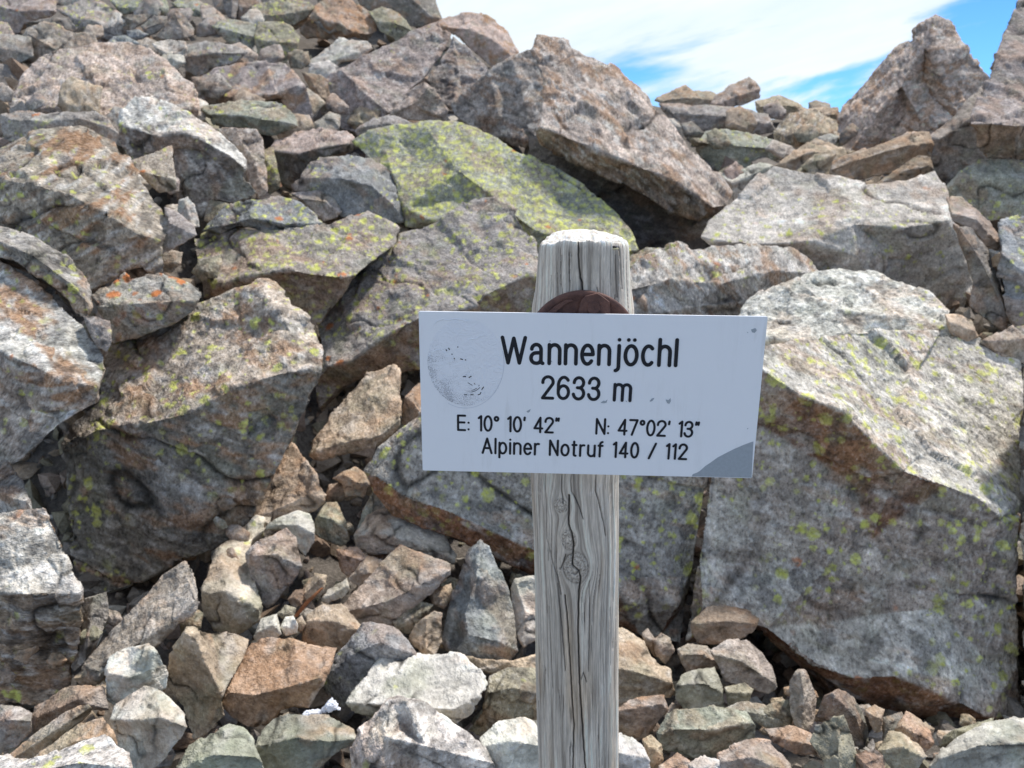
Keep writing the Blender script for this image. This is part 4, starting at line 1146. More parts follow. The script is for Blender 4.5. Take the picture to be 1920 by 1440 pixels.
for s, wpx in cracks:
    pl = [px_to_sz(*q) for q in parse(s)]
    d = np.full(G.size, 9.0)
    for (a0, z0), (a1, z1) in zip(pl[:-1], pl[1:]):
        ex, ez = a1 - a0, z1 - z0
        tt = np.clip(((sA + jit - a0) * ex + (zA - z0) * ez) / (ex * ex + ez * ez + 1e-12), 0, 1)
        d = np.minimum(d, np.hypot(sA + jit - a0 - tt * ex, zA - z0 - tt * ez))
    wd = wpx * 0.00050
    crk = np.maximum(crk, np.exp(-(d / wd) ** 2) * min(1, .45 + wpx * .25))
# random hairline checks
hl = np.clip((np.abs(perlin(np.stack([Gw * 120, zA * 4.5, np.full(G.size, 12.)], 1))) < .035) * sst(fbm(np.stack([Gw * 40, zA * 9, np.full(G.size, 17.)], 1), 2), .05, .3), 0, 1)
crk = np.maximum(crk, .55 * hl)
kring = np.exp(-((ring.ravel() - 1.0) / .10) ** 2) * (.35 + .65 * sst(kn, -.2, .3))
disp = 0.0011 * grain + 0.0022 * lowf - 0.0050 * crk - 0.0012 * kring * .8
disp += 0.0022 * np.exp(-(np.minimum(ring.ravel(), 9) / 1.3) ** 2) + np.where(ring.ravel() < 1, .0012 * kn, 0)
Rf = RR.ravel() + disp
# flattened adzed front: a slightly squared section
tt = TH.ravel()
sq = 1.0 - 0.035 * np.cos(4 * tt)
X = XC.ravel() + Rf * np.sin(tt)
Y = YC - Rf * np.cos(tt) * sq
Zv = zA.copy()
# weathered uneven top: rounded left shoulder, slight fall to the right
wtop = np.clip((zA - (Z_TOP - .03)) / .03, 0, 1)
u = np.sin(tt)
Zv += wtop ** 2 * (-.0065 * np.clip(u, 0, 1) ** 2 - .010 * np.clip(-u - .55, 0, 1) / .45 + .0035 * np.cos(tt) * -1 + .0022 * fbm(np.stack([X * 90, Y * 90, zA * 0], 1), 2) + .0012 * fbm(np.stack([X * 400, Y * 400, zA * 0], 1), 2))
sh = 1 - .03 * wtop ** 6
X = XC.ravel() + (X - XC.ravel()) * sh
Y = YC + (Y - YC) * sh
nr_, nc_ = TH.shape
V = np.stack([X, Y, Zv], 1)
a = (np.arange(nr_ - 1)[:, None] * nc_ + np.arange(nc_)[None])
b = (np.arange(nr_ - 1)[:, None] * nc_ + (np.arange(nc_)[None] + 1) % nc_)
quads = np.stack([a, b, b + nc_, a + nc_], -1).reshape(-1, 4)
topi = (nr_ - 1) * nc_
rim = V[topi:topi + nc_]
cen = rim.mean(0)
capV = []
NCAP = 26
for k in range(1, NCAP + 1):
    f = 1 - k / (NCAP + .3)
    q = cen + (rim - cen) * f
    q[:, 2] = cen[2] + (rim[:, 2] - cen[2]) * f + -.0008 * (1 - f ** 3) + .0022 * fbm(np.stack([q[:, 0] * 400, q[:, 1] * 400, np.full(nc_, 3.)], 1), 3, .8) + .0022 * fbm(q * 90, 2)
    q[:, 2] -= .006 * np.exp(-((q[:, 0] - XC.ravel()[0] + .010) / .0016) ** 2)
    capV.append(q)
off0 = len(V)
V2 = np.concatenate([V] + capV + [cen[None] + [0, 0, -.0008]])
cq = []
for k in range(NCAP):
    A = (topi if k == 0 else off0 + (k - 1) * nc_) + np.arange(nc_)
    B = off0 + k * nc_ + np.arange(nc_)
    cq.append(np.stack([A, np.roll(A, -1), np.roll(B, -1), B], -1))
Bl = off0 + (NCAP - 1) * nc_ + np.arange(nc_)
fan = np.stack([Bl, np.roll(Bl, -1), np.full(nc_, len(V2) - 1), np.full(nc_, len(V2) - 1)], -1)
quads = np.concatenate([quads] + cq)
me = bpy.data.meshes.new('weathered_timber')
me.from_pydata(V2.tolist(), [], quads.tolist() + [(int(f[0]), int(f[1]), int(f[2])) for f in fan])
me.polygons.foreach_set('use_smooth', [True] * len(me.polygons))
me.update()
nall = len(V2)
ga = np.concatenate([grain, np.zeros(nall - len(grain))]); ca = np.concatenate([crk, np.zeros(nall - len(crk))])
ga[len(grain):] = 1.3 * fbm(V2[len(grain):] * 420, 3, .7)
kr = np.concatenate([np.maximum(kring * .8, np.where(ring.ravel() < 1, .7 * sst(kn, .10, .35), 0)), np.zeros(nall - len(crk))])
lo = np.concatenate([lowf + .6 * g3, np.zeros(nall - len(lowf))])
tp = np.concatenate([wtop ** 6, np.ones(nall - len(wtop))])
tone = sst(ga, -.65, .50)
cw = np.array([[.235, .215, .195]]) * (1 - tone[:, None]) + np.array([[.57, .54, .50]]) * tone[:, None]
cw = cw * (1 + .28 * lo[:, None])
br = sst(np.concatenate([fbm(np.stack([Gw * 30, zA * 4, np.full(G.size, 23.)], 1), 2), np.zeros(nall - len(crk))]), .05, .45) * .6
cw = cw * (1 - br[:, None]) + cw * np.array([[1.0, .86, .70]]) * br[:, None]
cw = cw * (1 - tp[:, None]) + np.clip(cw * 1.25 + .10, 0, .66) * tp[:, None]  # post top paler: bright fibres, with a lit look painted in
dk = np.clip(np.maximum(ca, kr * .85), 0, 1)
cw = cw * (1 - dk[:, None]) + np.array([[.035, .030, .027]]) * dk[:, None]
# pale scuffs low on the right of the plate
for s, wd in (('1108,928 1122,918 1136,908 1146,898', .0035), ('1136,945 1150,938', .002), ('1128,960 1150,946', .0015), ('1138,985 1156,975', .0018), ('1142,1020 1150,1028', .0012), ('1068,505 1071,525', .001), ('1160,535 1170,541', .0008)):
    pl = [px_to_sz(*q) for q in parse(s)]
    d = np.full(G.size, 9.0)
    for (a0, z0), (a1, z1) in zip(pl[:-1], pl[1:]):
        ex, ez = a1 - a0, z1 - z0
        tt2 = np.clip(((sA - a0) * ex + (zA - z0) * ez) / (ex * ex + ez * ez + 1e-12), 0, 1)
        d = np.minimum(d, np.hypot(sA - a0 - tt2 * ex, zA - z0 - tt2 * ez))
    sm = np.exp(-(d / wd) ** 2) * sst(g2 + .6 * kn, -.15, .25)
    cw[:G.size] = cw[:G.size] * (1 - .6 * sm[:, None]) + np.array([[.55, .55, .56]]) * .6 * sm[:, None]
cw = np.clip(cw * np.array([[1.26, 1.18, 1.08]]), .02, .68)
at = me.attributes.new('tone', 'FLOAT_COLOR', 'POINT')
at.data.foreach_set('color', np.concatenate([cw, np.ones((nall, 1))], 1).astype(np.float32).ravel())
mw, t, bs = principled('weathered_wood', 0.85, 0.2)
an_ = N(t, 'ShaderNodeAttribute', attribute_name='tone')
tcn = N(t, 'ShaderNodeTexCoord')
mpp = N(t, 'ShaderNodeMapping'); mpp.inputs['Scale'].default_value = (900, 900, 60)
t.links.new(tcn.outputs['Object'], mpp.inputs[0])
nf = noise(t, mpp.outputs[0], 1.0, 3, .6)
t.links.new(mixc(t, 1.0, an_.outputs['Color'], ramp(t, nf, [(.3, .82), (.7, 1.18)]), 'MULTIPLY'), bs.inputs['Base Color'])
bp = N(t, 'ShaderNodeBump'); bp.inputs['Distance'].default_value = .0008; bp.inputs['Strength'].default_value = .7
t.links.new(nf, bp.inputs['Height']); t.links.new(bp.outputs[0], bs.inputs['Normal'])
pole = link('weathered_timber', me, mw)
bx_, by_ = float(XC.ravel()[0]), float(YC)
me.transform(Matrix.Translation((-bx_, -by_, 0)))
pole.location = (bx_, by_, 0)
bpy.data.objects.remove(post_root)
pole.name = 'wooden_post'
tag(pole, 'weathered grey round wooden post with knots and drying cracks', 'post')

# ---- sign plate with its lettering
sign = empty('summit_sign', SC - SR[:, 1] * SIGN_H / 2)
M4 = Matrix(((*SR[0], 0), (*SR[1], 0), (*SR[2], 0), (0, 0, 0, 1)))
sign.rotation_euler = M4.to_euler()
tag(sign, 'white metal sign board reading Wannenjöchl 2633 m on the wooden post', 'sign')
HY = SIGN_H / 2                                        # local origin is the bottom edge middle


def sp(px, py):
    q = s_local(px, py)
    return (q[0], q[1] + HY)


m_paint, t, bs = principled('sign_paint', 0.42, 0.35)
tcn = N(t, 'ShaderNodeTexCoord')
n1 = noise(t, tcn.outputs['Object'], 30, 5, .6)
n2 = noise(t, tcn.outputs['Object'], 420, 3, .6)
pc_ = mixc(t, n1, (.815, .825, .86), (.84, .85, .875))
mpg = N(t, 'ShaderNodeMapping'); mpg.inputs['Scale'].default_value = (1, .12, 1)
t.links.new(tcn.outputs['Object'], mpg.inputs[0])
n3 = noise(t, mpg.outputs[0], 60, 6, .7, .3)
n4 = noise(t, tcn.outputs['Object'], 9, 4, .6)
grm = mth(t, 'MULTIPLY', ramp(t, n3, [(.52, 0), (.75, 1)]), ramp(t, n4, [(.42, 0), (.62, .30)]))
t.links.new(mixc(t, grm, pc_, (.46, .45, .42)), bs.inputs['Base Color'])
t.links.new(ramp(t, n1, [(.3, .36), (.7, .5)]), bs.inputs['Roughness'])
bp = N(t, 'ShaderNodeBump'); bp.inputs['Distance'].default_value = .00025; bp.inputs['Strength'].default_value = .35
t.links.new(n2, bp.inputs['Height']); t.links.new(bp.outputs[0], bs.inputs['Normal'])
m_black = simple_mat('engraved_black', (.012, .013, .018), .55, .3)
m_bare = simple_mat('bare_primer', (.34, .375, .41), .5, .4, 240, .08)
m_back = simple_mat('plate_edge', (.72, .73, .75), .45, .3)


def extrude_poly(name, pts, z0, z1, mat, parent, bev=0.0):
    bm = bmesh.new()
    vs_ = [bm.verts.new((x, y, z0)) for x, y in pts]
    f = bm.faces.new(vs_)
    r_ = bmesh.ops.extrude_face_region(bm, geom=[f])
    for g in r_['geom']:
        if isinstance(g, bmesh.types.BMVert):
            g.co.z = z1
    bmesh.ops.recalc_face_normals(bm, faces=bm.faces)
    if bev:
        ee = [e for e in bm.edges if e.is_boundary is False]
        bmesh.ops.bevel(bm, geom=ee, offset=bev, segments=2, affect='EDGES', profile=.6)
    me_ = bpy.data.meshes.new(name)
    bm.to_mesh(me_); bm.free()
    return link(name, me_, mat, parent)


def rrect(x0, x1, y0, y1, r_, k=5):
    out = []
    for cx_, cy_, a0 in ((x1 - r_, y1 - r_, 0), (x0 + r_, y1 - r_, 90), (x0 + r_, y0 + r_, 180), (x1 - r_, y0 + r_, 270)):
        for i in range(k + 1):
            a_ = math.radians(a0 + 90 * i / k)
            out.append((cx_ + r_ * math.cos(a_), cy_ + r_ * math.sin(a_)))
    return out


plate = extrude_poly('plate', rrect(-SIGN_W / 2, SIGN_W / 2, 0, SIGN_H, .0022), -PLATE, 0, m_paint, sign, .0005)


def arc(cx_, cy_, rx_, ry_, a0, a1, k=12):
    return [(cx_ + rx_ * math.cos(math.radians(a0 + (a1 - a0) * i / k)), cy_ + ry_ * math.sin(math.radians(a0 + (a1 - a0) * i / k))) for i in range(k + 1)]


XH = .74
O_ = lambda w, h: arc(w / 2, h / 2, w / 2, h / 2, 90, 450, 24)
nn = lambda x0, w: [(x0, XH * .60)] + arc(x0 + w / 2, XH - w / 2 * 1.05, w / 2, w / 2 * 1.05, 165, 0, 9) + [(x0 + w, 0)]
DOT = lambda x, y: [(x, y), (x, y + .001)]
GL = {
    'W': (.92, [[(0, 1), (.23, 0), (.46, .97), (.69, 0), (.92, 1)]]),
    'a': (.50, [[(.03, .56)] + arc(.215, XH - .2, .19, .2, 160, 0, 8) + [(.405, .12)] + arc(.48, .11, .075, .11, 180, 270, 4), [(.405, .42), (.2, .41)] + arc(.2, .205, .2, .205, 90, 270, 10) + arc(.24, .17, .165, .17, 270, 350, 5)]),
    'n': (.42, [[(0, 0), (0, XH)], nn(0, .42)]),
    'e': (.44, [[(.02, .38), (.44, .38)] + arc(.22, XH / 2, .22, XH / 2, 5, 318, 20)]),
    'j': (.16, [[(.14, XH), (.14, -.10)] + arc(.0, -.10, .14, .14, 0, -80, 6), DOT(.14, .97)]),
    'ö': (.46, [O_(.46, XH), DOT(.11, .97), DOT(.35, .97)]),
    'o': (.46, [O_(.46, XH)]),
    'c': (.42, [arc(.22, XH / 2, .22, XH / 2, 48, 312, 18)]),
    'h': (.42, [[(0, 0), (0, 1)], nn(0, .42)]),
    'l': (.02, [[(0.01, 0), (0.01, 1)]]),
    'm': (.70, [[(0, 0), (0, XH)], nn(0, .35), nn(.35, .35)]),
    '2': (.46, [[(.0, .72)] + arc(.23, .76, .23, .24, 175, -25, 12) + [(0, 0), (.46, 0)]]),
    '6': (.46, [O_(.46, .60), [(.0, .30)] + arc(.24, .62, .24, .38, 190, 40, 10)]),
    '3': (.44, [[(.0, .76)] + arc(.21, .76, .21, .24, 175, -80, 12) + [(.15, .53)], [(.22, .53)] + arc(.21, .265, .23, .265, 85, -172, 14)]),
    'E': (.44, [[(.44, 1), (0, 1), (0, 0), (.44, 0)], [(0, .53), (.40, .53)]]),
    ':': (.04, [DOT(.02, .06), DOT(.02, .52)]),
    '1': (.16, [[(0, .86), (.15, 1), (.15, 0)]]),
    '0': (.44, [O_(.44, 1)]),
    '°': (.22, [arc(.11, .84, .11, .13, 90, 450, 14)]),
    "'": (.03, [[(.03, .98), (.01, .80)]]),
    '4': (.48, [[(.36, 0), (.36, 1), (0, .26), (.48, .26)]]),
    '"': (.16, [[(.02, .98), (0, .82)], [(.16, .98), (.14, .82)]]),
    'N': (.50, [[(0, 0), (0, 1), (.50, 0), (.50, 1)]]),
    '7': (.44, [[(0, 1), (.44, 1), (.14, 0)]]),
    'A': (.58, [[(0, 0), (.29, 1), (.58, 0)], [(.10, .34), (.48, .34)]]),
    'p': (.44, [[(0, -.28), (0, XH)], arc(.22, XH / 2, .22, XH / 2, 90, 450, 20)]),
    'i': (.02, [[(.01, 0), (.01, XH)], DOT(.01, .97)]),
    'r': (.26, [[(0, 0), (0, XH)], [(0, XH * .6)] + arc(.2, XH - .2, .2, .2, 165, 75, 6)]),
    't': (.26, [[(.10, .97), (.10, .10)] + arc(.2, .10, .10, .10, 180, 280, 5), [(0, XH), (.25, XH)]]),
    'u': (.42, [[(0, XH), (0, .22)] + arc(.21, .22, .21, .22, 180, 345, 10), [(.42, XH), (.42, 0)]]),
    'f': (.26, [[(.09, 0), (.09, .80)] + arc(.25, .80, .16, .2, 180, 95, 6), [(0, XH), (.25, XH)]]),
    '/': (.40, [[(0, -.02), (.40, 1)]]),
    ' ': (.22, [])}


def lettering(text, p0, p1, cap_px, stroke, gap=.21, label=None):
    """stroke lettering from baseline pixel p0 to p1 on the plate"""
    A0 = np.array(sp(*p0)); A1 = np.array(sp(*p1))
    cap = abs(sp(p0[0], p0[1] - cap_px)[1] - A0[1])
    natural = 0.0
    xs = []
    for i, ch in enumerate(text):
        xs.append(natural)
        natural += GL[ch][0] + (gap if i < len(text) - 1 else 0)
    e = (A1 - A0); Ln = np.hypot(*e); e /= Ln; nrm = np.array([-e[1], e[0]])
    kx = Ln / natural
    hw = stroke * cap / 2
    verts, faces = [], []
    zc = [0.00025]

    def put(poly):
        z = zc[0]; zc[0] += 1.5e-6
        i0 = len(verts)
        verts.extend((x, y, z) for x, y in poly)
        faces.append(tuple(range(i0, i0 + len(poly))))
    for x0, ch in zip(xs, text):
        for st in GL[ch][1]:
            pp = [A0 + e * (x0 + x) * kx + nrm * y * cap for x, y in st]
            for q in pp:
                put([(q[0] + hw * math.cos(j * math.pi / 6), q[1] + hw * math.sin(j * math.pi / 6)) for j in range(12)])
            for qa, qb in zip(pp[:-1], pp[1:]):
                dv = qb - qa
                ln = np.hypot(*dv)
                if ln < 1e-6: continue
                w_ = np.array([-dv[1], dv[0]]) / ln * hw
                put([qa - w_, qb - w_, qb + w_, qa + w_])
    me_ = mesh_np('lettering', np.array(verts), faces, False)
    return tag(link('lettering', me_, m_black, sign), label)


lettering('Wannenjöchl', (942, 680), (1267, 685), 47.5, .145, .24, 'black place name Wannenjöchl')
lettering('2633 m', (1017, 746), (1181, 751), 40, .145, .24, 'black altitude 2633 m')
lettering("E: 10° 10' 42\"", (859, 806), (1047, 811), 27, .15, .2, 'black east coordinate')
lettering("N: 47°02' 13\"", (1118, 813), (1308, 819), 27.5, .15, .2, 'black north coordinate')
lettering('Alpiner Notruf 140 / 112', (905, 849), (1286, 860.5), 27, .15, .25, 'black mountain rescue number line')

# bare corner, chips and the scraped sticker
cor = [sp(*q) for q in ((1297, 893), (1299, 889), (1307, 886), (1312, 883), (1322, 874), (1334, 866), (1345, 858), (1362, 849), (1376, 842), (1392, 835), (1405, 830), (1412.6, 827.5))]
cx_, yb = SIGN_W / 2 - .0008, .0008
cor = [(min(x, cx_), max(y, yb)) for x, y in cor] + [(cx_, yb)]
tag(extrude_poly('bare_metal_corner', cor[::-1], .0001, .00022, m_bare, sign), 'grey bare corner where the paint has flaked off')
for cxp, cyp, poly in ((1408, 618, ((0, 0), (8, -3), (11, 1), (7, 6), (2, 5))), (1218, 749, ((0, 3), (4, -2), (9, -3), (6, 2), (2, 4))), (1248, 751, ((0, -2), (6, -1), (9, -5), (10, 1), (7, 6), (3, 5))),
                       (1126, 753, ((0, 2), (6, -2), (9, -1), (13, -4), (11, 2), (6, 3))), (987, 770, ((0, 1), (4, -1), (8, -3), (6, 2), (3, 4))), (1400, 622, ((0, 0), (3, 1), (2, 2.5))), (1029, 639, ((0, 1), (3, -1), (4, 1))),
                       (1030, 674, ((0, 0), (4, 2), (6, 5), (2, 4))), (1400, 803, ((0, 1), (3, -1), (2.4, 1.2))), (1173, 751, ((0, 0), (3, 1), (1, 3)))):
    pts_ = [sp(cxp + a_, cyp + b_) for a_, b_ in poly]
    if poly_area(pts_) < 0: pts_ = pts_[::-1]
    extrude_poly('paint_chip', pts_, .0001, .0003, m_bare, sign)

m_stk, t, bs = principled('scraped_sticker', 0.38, 0.4)
tcn = N(t, 'ShaderNodeTexCoord')
g0 = noise(t, tcn.outputs['Object'], 55, 3, .6, .6)
g1_ = noise(t, tcn.outputs['Object'], 900, 3, .7, .4)
sepx = N(t, 'ShaderNodeSeparateXYZ'); t.links.new(tcn.outputs['Object'], sepx.inputs[0])
# torn print is left mostly towards the lower left of the disc
gx = mth(t, 'MULTIPLY', mth(t, 'ADD', mth(t, 'MULTIPLY', sepx.outputs[0], -9.0), mth(t, 'MULTIPLY', sepx.outputs[1], -10.0)), 1.0)
dens = mth(t, 'ADD', gx, mth(t, 'MULTIPLY', mth(t, 'SUBTRACT', g0, .5), 1.6))
spk = mth(t, 'MULTIPLY', ramp(t, mth(t, 'ADD', g1_, mth(t, 'MULTIPLY', dens, .22)), [(.62, 0), (.68, 1)]), ramp(t, dens, [(.10, 0), (.40, 1)]))
t.links.new(mixc(t, mth(t, 'MULTIPLY', spk, .6), (.80, .815, .86), (.08, .085, .11)), bs.inputs['Base Color'])
wr = N(t, 'ShaderNodeTexNoise'); wr.inputs['Scale'].default_value = 70; wr.inputs['Detail'].default_value = 4; wr.inputs['Distortion'].default_value = 1.5
t.links.new(tcn.outputs['Object'], wr.inputs['Vector'])
ridge_ = mth(t, 'SUBTRACT', 1.0, mth(t, 'ABSOLUTE', mth(t, 'MULTIPLY', mth(t, 'SUBTRACT', wr.outputs[0], .5), 9.0)), True)
bp = N(t, 'ShaderNodeBump'); bp.inputs['Distance'].default_value = .0005; bp.inputs['Strength'].default_value = .55
t.links.new(ridge_, bp.inputs['Height']); t.links.new(bp.outputs[0], bs.inputs['Normal'])
sc_ = np.array(sp(873, 680)); re_ = abs(sp(945, 690)[0] - sp(802, 690)[0]) / 2
circ = [(re_ * math.cos(a_ * math.pi / 32), re_ * 1.17 * math.sin(a_ * math.pi / 32)) for a_ in range(64)]
stk = extrude_poly('sticker_remains', circ, .0, .00012, m_stk, sign)
stk.location = (sc_[0], sc_[1], .00008)
tag(stk, 'scraped round sticker with torn wrinkled surface and black print specks')


def stroke_part(name, polys, w_m, mat, z, parent):
    verts, faces = [], []
    k = 0
    for pl in polys:
        pp = [np.array(sp(*q)) for q in pl]
        for qa, qb in zip(pp[:-1], pp[1:]):
            dv = qb - qa; ln = np.hypot(*dv)
            if ln < 1e-7: continue
            w_ = np.array([-dv[1], dv[0]]) / ln * w_m / 2
            i0 = len(verts)
            zz_ = z + k * 1.5e-6; k += 1
            verts += [(*(qa - w_), zz_), (*(qb - w_), zz_), (*(qb + w_), zz_), (*(qa + w_), zz_)]
            faces.append((i0, i0 + 1, i0 + 2, i0 + 3))
    return link(name, mesh_np(name, np.array(verts), faces, False), mat, parent)


stroke_part('sticker_print', [[(870, 740), (876, 740)], [(882, 740), (888, 740)], [(896, 740), (900, 739), (902, 735)], [(903, 731), (907, 725)]], .0011, m_black, .0004, sign)
stroke_part('sticker_print', [[(884, 732), (890, 730), (894, 727.5)], [(884, 735), (892, 732.5), (897, 729), (900, 726)], [(877, 717), (880, 719), (886, 722.5)], [(889, 718), (891, 721)], [(897, 724), (899, 722)]], .0007, m_black, .0004, sign)
stroke_part('sticker_print', [[(879, 708), (884, 705)], [(858, 649.5), (859, 651.5)], [(847, 663), (848, 665)], [(851.5, 671), (852.5, 673.5)], [(863, 672.5), (868, 674)], [(872, 674), (874, 675.5)], [(841, 652), (843, 656)], [(836, 655), (838, 658)], [(868, 706), (874, 706)]], .0013, m_black, .0004, sign)
m_wr = simple_mat('sticker_wrinkle', (.78, .81, .86), .4, .3)
for pl, wd in ((((811, 610), (818, 603), (830, 598), (840, 600), (853, 597.5), (866, 599.5), (874, 602), (882, 599.5)), .0009), (((873, 643), (880, 636), (894, 634.5), (900, 629), (905, 630)), .0009), (((806, 668), (812, 660), (820, 655), (828, 655), (833, 660), (840, 667)), .0009),
               (((876, 645), (885, 651), (893, 656), (897, 662)), .0006), (((868, 699), (880, 701), (888, 702), (898, 701)), .0006), (((830, 620), (845, 617), (858, 616), (868, 616)), .0005), (((897, 596), (902, 599)), .0008), (((813, 612), (817, 617)), .0006)):
    pp = [np.array(sp(*q)) for q in pl]
    verts, faces = [], []
    for i, q in enumerate(pp):
        dv = pp[min(i + 1, len(pp) - 1)] - pp[max(i - 1, 0)]; dv /= np.hypot(*dv) + 1e-9
        n_ = np.array([-dv[1], dv[0]])
        w2 = wd * (.25 if i in (0, len(pp) - 1) else .5 + .25 * ((i * 7) % 3))
        verts += [(*(q - n_ * w2), .00015), (*q, .00015 + wd * .6), (*(q + n_ * w2), .00015)]
        if i:
            b0 = 3 * (i - 1)
            faces += [(b0, b0 + 3, b0 + 4, b0 + 1), (b0 + 1, b0 + 4, b0 + 5, b0 + 2)]
    link('sticker_wrinkle', mesh_np('sticker_wrinkle', np.array(verts), faces, False), m_wr, sign)
# outline ring of the sticker
ring_pts = [(873 + 72 * math.cos(math.radians(a_)), 680 + 85 * math.sin(math.radians(a_))) for a_ in range(-15, 118, 4)]
stroke_part('sticker_rim', [ring_pts], .00035, simple_mat('sticker_rim', (.45, .49, .58), .5), .00035, sign)

# ---- cast iron disc between plate and post
disc = empty('iron_disc', SC - SR[:, 2] * .0165)
disc.rotation_euler = M4.to_euler()
tag(disc, 'rusty cast disc with raised relief behind the sign board', 'disc')
m_rust, t, bs = principled('rusted_iron', 0.72, 0.35)
tcn = N(t, 'ShaderNodeTexCoord')
r1 = noise(t, tcn.outputs['Object'], 90, 5, .65)
r2 = noise(t, tcn.outputs['Object'], 500, 3, .6)
t.links.new(mixc(t, ramp(t, r1, [(.3, 0), (.7, 1)]), (.075, .038, .032), (.17, .082, .062)), bs.inputs['Base Color'])
bp = N(t, 'ShaderNodeBump'); bp.inputs['Distance'].default_value = .0015; bp.inputs['Strength'].default_value = .8
t.links.new(mth(t, 'ADD', r1, mth(t, 'MULTIPLY', r2, .5)), bp.inputs['Height']); t.links.new(bp.outputs[0], bs.inputs['Normal'])


def d_local(px, py):
    d_ = (px - 960) / F * RIGHT + (720 - py) / F * UP + FWD
    o0 = SC - SR[:, 2] * .0065
    t_ = np.dot(o0 - EYE, SR[:, 2]) / np.dot(d_, SR[:, 2])
    q = EYE + d_ * t_ - (SC - SR[:, 2] * .0165)
    return np.array([q @ SR[:, 0], q @ SR[:, 1]])


dc = d_local(1092, 653)
dr = abs(d_local(1200, 653)[0] - dc[0])
lat = [(dr * .86, .0045), (dr * .90, .0062), (dr * .955, .0068), (dr * .99, .0060), (dr, .0045), (dr, .0), ]
verts, faces = [], []
NS = 96
prof_d = [(dr * .2, .0045), (dr * .55, .0043)] + lat
for r_, z_ in prof_d:
    for i in range(NS):
        a_ = 2 * math.pi * i / NS
        verts.append((dc[0] + r_ * math.cos(a_), dc[1] + r_ * math.sin(a_), z_))
for k in range(len(prof_d) - 1):
    for i in range(NS):
        j = (i + 1) % NS
        faces.append((k * NS + i, k * NS + j, (k + 1) * NS + j, (k + 1) * NS + i))
verts.append((dc[0], dc[1], .0045)); ci = len(verts) - 1
for i in range(NS):
    faces.append((ci, (i + 1) % NS, i))
verts.append((dc[0], dc[1], .0)); cb = len(verts) - 1; lb = (len(prof_d) - 1) * NS
for i in range(NS):
    faces.append((cb, lb + i, lb + (i + 1) % NS))
me_ = mesh_np('plate_disc', np.array(verts), faces)
bm = bmesh.new(); bm.from_mesh(me_); bmesh.ops.recalc_face_normals(bm, faces=bm.faces); bm.to_mesh(me_); bm.free()
link('plate_disc', me_, m_rust, disc)


def dpoly(name, pts, z0, z1, bev):
    q = [tuple(d_local(*p_)) for p_ in pts]
    if poly_area(q) < 0: q = q[::-1]
    o_ = extrude_poly(name, q, z0, z1, m_rust, disc, bev)
    return o_


dpoly('raised_motif', ((1080, 600), (1090, 563), (1098, 555), (1120, 550), (1128, 555), (1143, 566), (1145, 600)), .003, .0100, .0010)
dpoly('motif_ridge', ((1022, 592), (1040, 575), (1060, 563), (1072, 562), (1074, 565), (1064, 569), (1046, 582), (1034, 596)), .003, .0078, .0007)
bc = d_local(1113, 577)
br_ = abs(d_local(1125, 577)[0] - bc[0])
extrude_poly('bolt_head', [(bc[0] + br_ * math.cos(a_ * math.pi / 14), bc[1] + br_ * math.sin(a_ * math.pi / 14)) for a_ in range(28)],   .004, .0122, m_rust, disc, .0007)

# ---- little moth on the post's top edge
mth_p = row_world(462, 1143)
zt = float(mth_p[2])
xc, rr = prof_at(zt)
px_ = row_world(461, 1143)
ang = math.asin((px_[0] - xc) / rr)
mp_ = np.array([xc + rr * math.sin(ang), YC - rr * math.cos(ang) - .0005, Z_TOP - .0125])
moth = empty('moth', mp_)
tag(moth, 'tiny dark and yellow winged insect resting on the post top', 'insect')


def ell(name, c, r_, mat, par):
    bm = bmesh.new()
    bmesh.ops.create_icosphere(bm, subdivisions=2, radius=1)
    for v in bm.verts:
        v.co = Vector((c[0] + v.co.x * r_[0], c[1] + v.co.y * r_[1], c[2] + v.co.z * r_[2]))
    me_ = bpy.data.meshes.new(name); bm.to_mesh(me_); bm.free()
    me_.polygons.foreach_set('use_smooth', [True] * len(me_.polygons))
    return link(name, me_, mat, par)


ell('body', (0, 0, .002), (.0034, .0018, .0016), simple_mat('insect_black', (.02, .017, .02), .5), moth)
ell('wing', (.0012, -.0014, .0), (.0044, .0006, .0010), simple_mat('insect_yellow', (.62, .55, .33), .5), moth)
ell('wing', (.0026, .0004, .0026), (.0020, .0006, .0011), simple_mat('insect_grey', (.30, .29, .31), .5), moth)

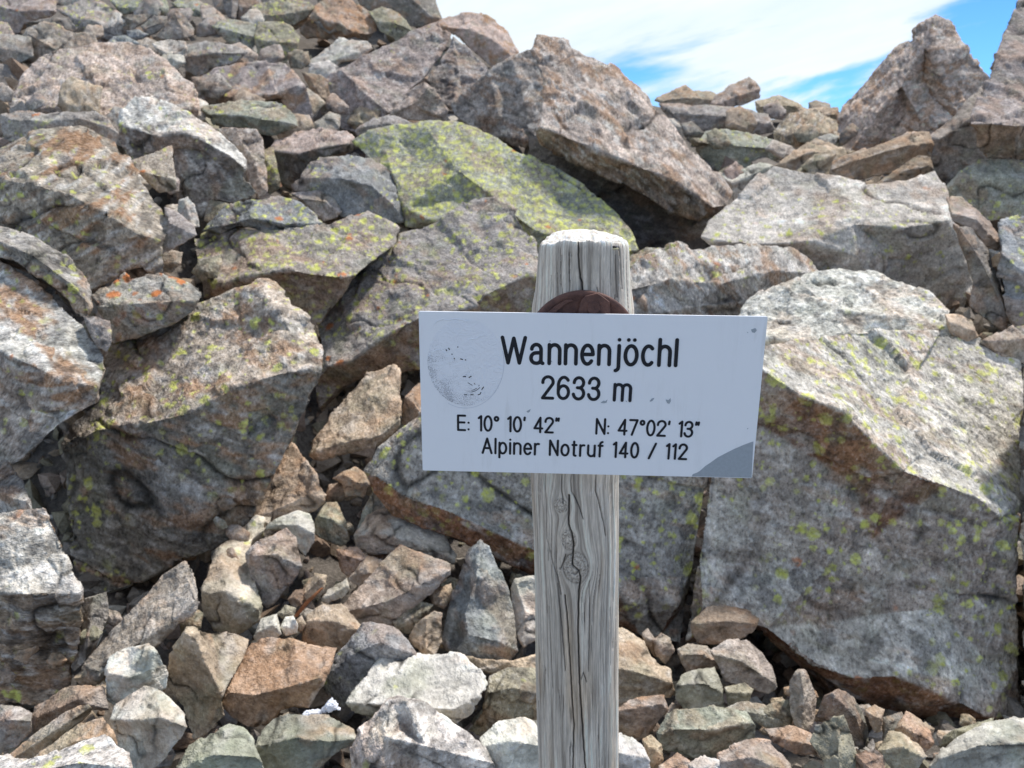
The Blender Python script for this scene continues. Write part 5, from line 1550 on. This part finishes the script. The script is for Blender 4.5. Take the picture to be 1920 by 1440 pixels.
# ---- crumpled paper in the scree
bm = bmesh.new()
bmesh.ops.create_icosphere(bm, subdivisions=5, radius=1)
pv = np.array([v.co[:] for v in bm.verts])
cpp = [(570, 1338), (585, 1340), (602, 1335), (614, 1324), (628, 1322), (637, 1331)]
u = (pv[:, 0] + 1) / 2 * (len(cpp) - 1)
cxp = np.interp(u, range(len(cpp)), [q[0] for q in cpp]); cyp = np.interp(u, range(len(cpp)), [q[1] for q in cpp])
dpap = 2.0
rad = 11 * dpap / F * (0.75 + .3 * np.sin(u * 2.2))
axis = ray(cxp, cyp, np.full(len(pv), dpap))
PV = axis + pv[:, 1:2] * rad[:, None] * -FWD + pv[:, 2:3] * rad[:, None] * UP
fold = np.abs(fbm((PV - PV.mean(0)) * 60, 3, .7))
PV = PV + (pv * (fold * .010 - .002)[:, None]) @ np.stack([RIGHT, -FWD, UP])
c0 = PV.mean(0); c0[2] = PV[:, 2].min()
for v, q in zip(bm.verts, PV - c0):
    v.co = q
me_ = bpy.data.meshes.new('crumpled_paper'); bm.to_mesh(me_); bm.free()
pap = link('crumpled_paper', me_, simple_mat('white_tissue', (.74, .75, .79), .8, .2, 120, .08))
pap.location = c0
tag(pap, 'crumpled white paper tissue lying between foreground stones', 'litter')

# ---- short reddish stick
stv = [ray([555], [1155], [2.36])[0], ray([575], [1130], [2.34])[0], ray([604], [1103], [2.33])[0]]
verts, faces = [], []
for i, q in enumerate(stv):
    for j in range(8):
        a_ = j * math.pi / 4
        rr_ = (.0075, .009, .005)[i]
        verts.append(q + RIGHT * rr_ * math.cos(a_) * .8 + UP * rr_ * math.sin(a_) * .6 - FWD * rr_ * math.sin(a_) * .6)
    if i:
        for j in range(8):
            faces.append(((i - 1) * 8 + j, (i - 1) * 8 + (j + 1) % 8, i * 8 + (j + 1) % 8, i * 8 + j))
faces += [tuple(range(8))[::-1], tuple(range(16, 24))]
vv_ = np.array(verts); c0 = vv_.mean(0); c0[2] = vv_[:, 2].min()
stick = link('stick', mesh_np('stick', vv_ - c0, faces), simple_mat('stick_wood', (.24, .10, .045), .8, .2, 60, .3))
stick.location = c0
tag(stick, 'short reddish wood splinter lying beside the orange cream stone', 'stick')
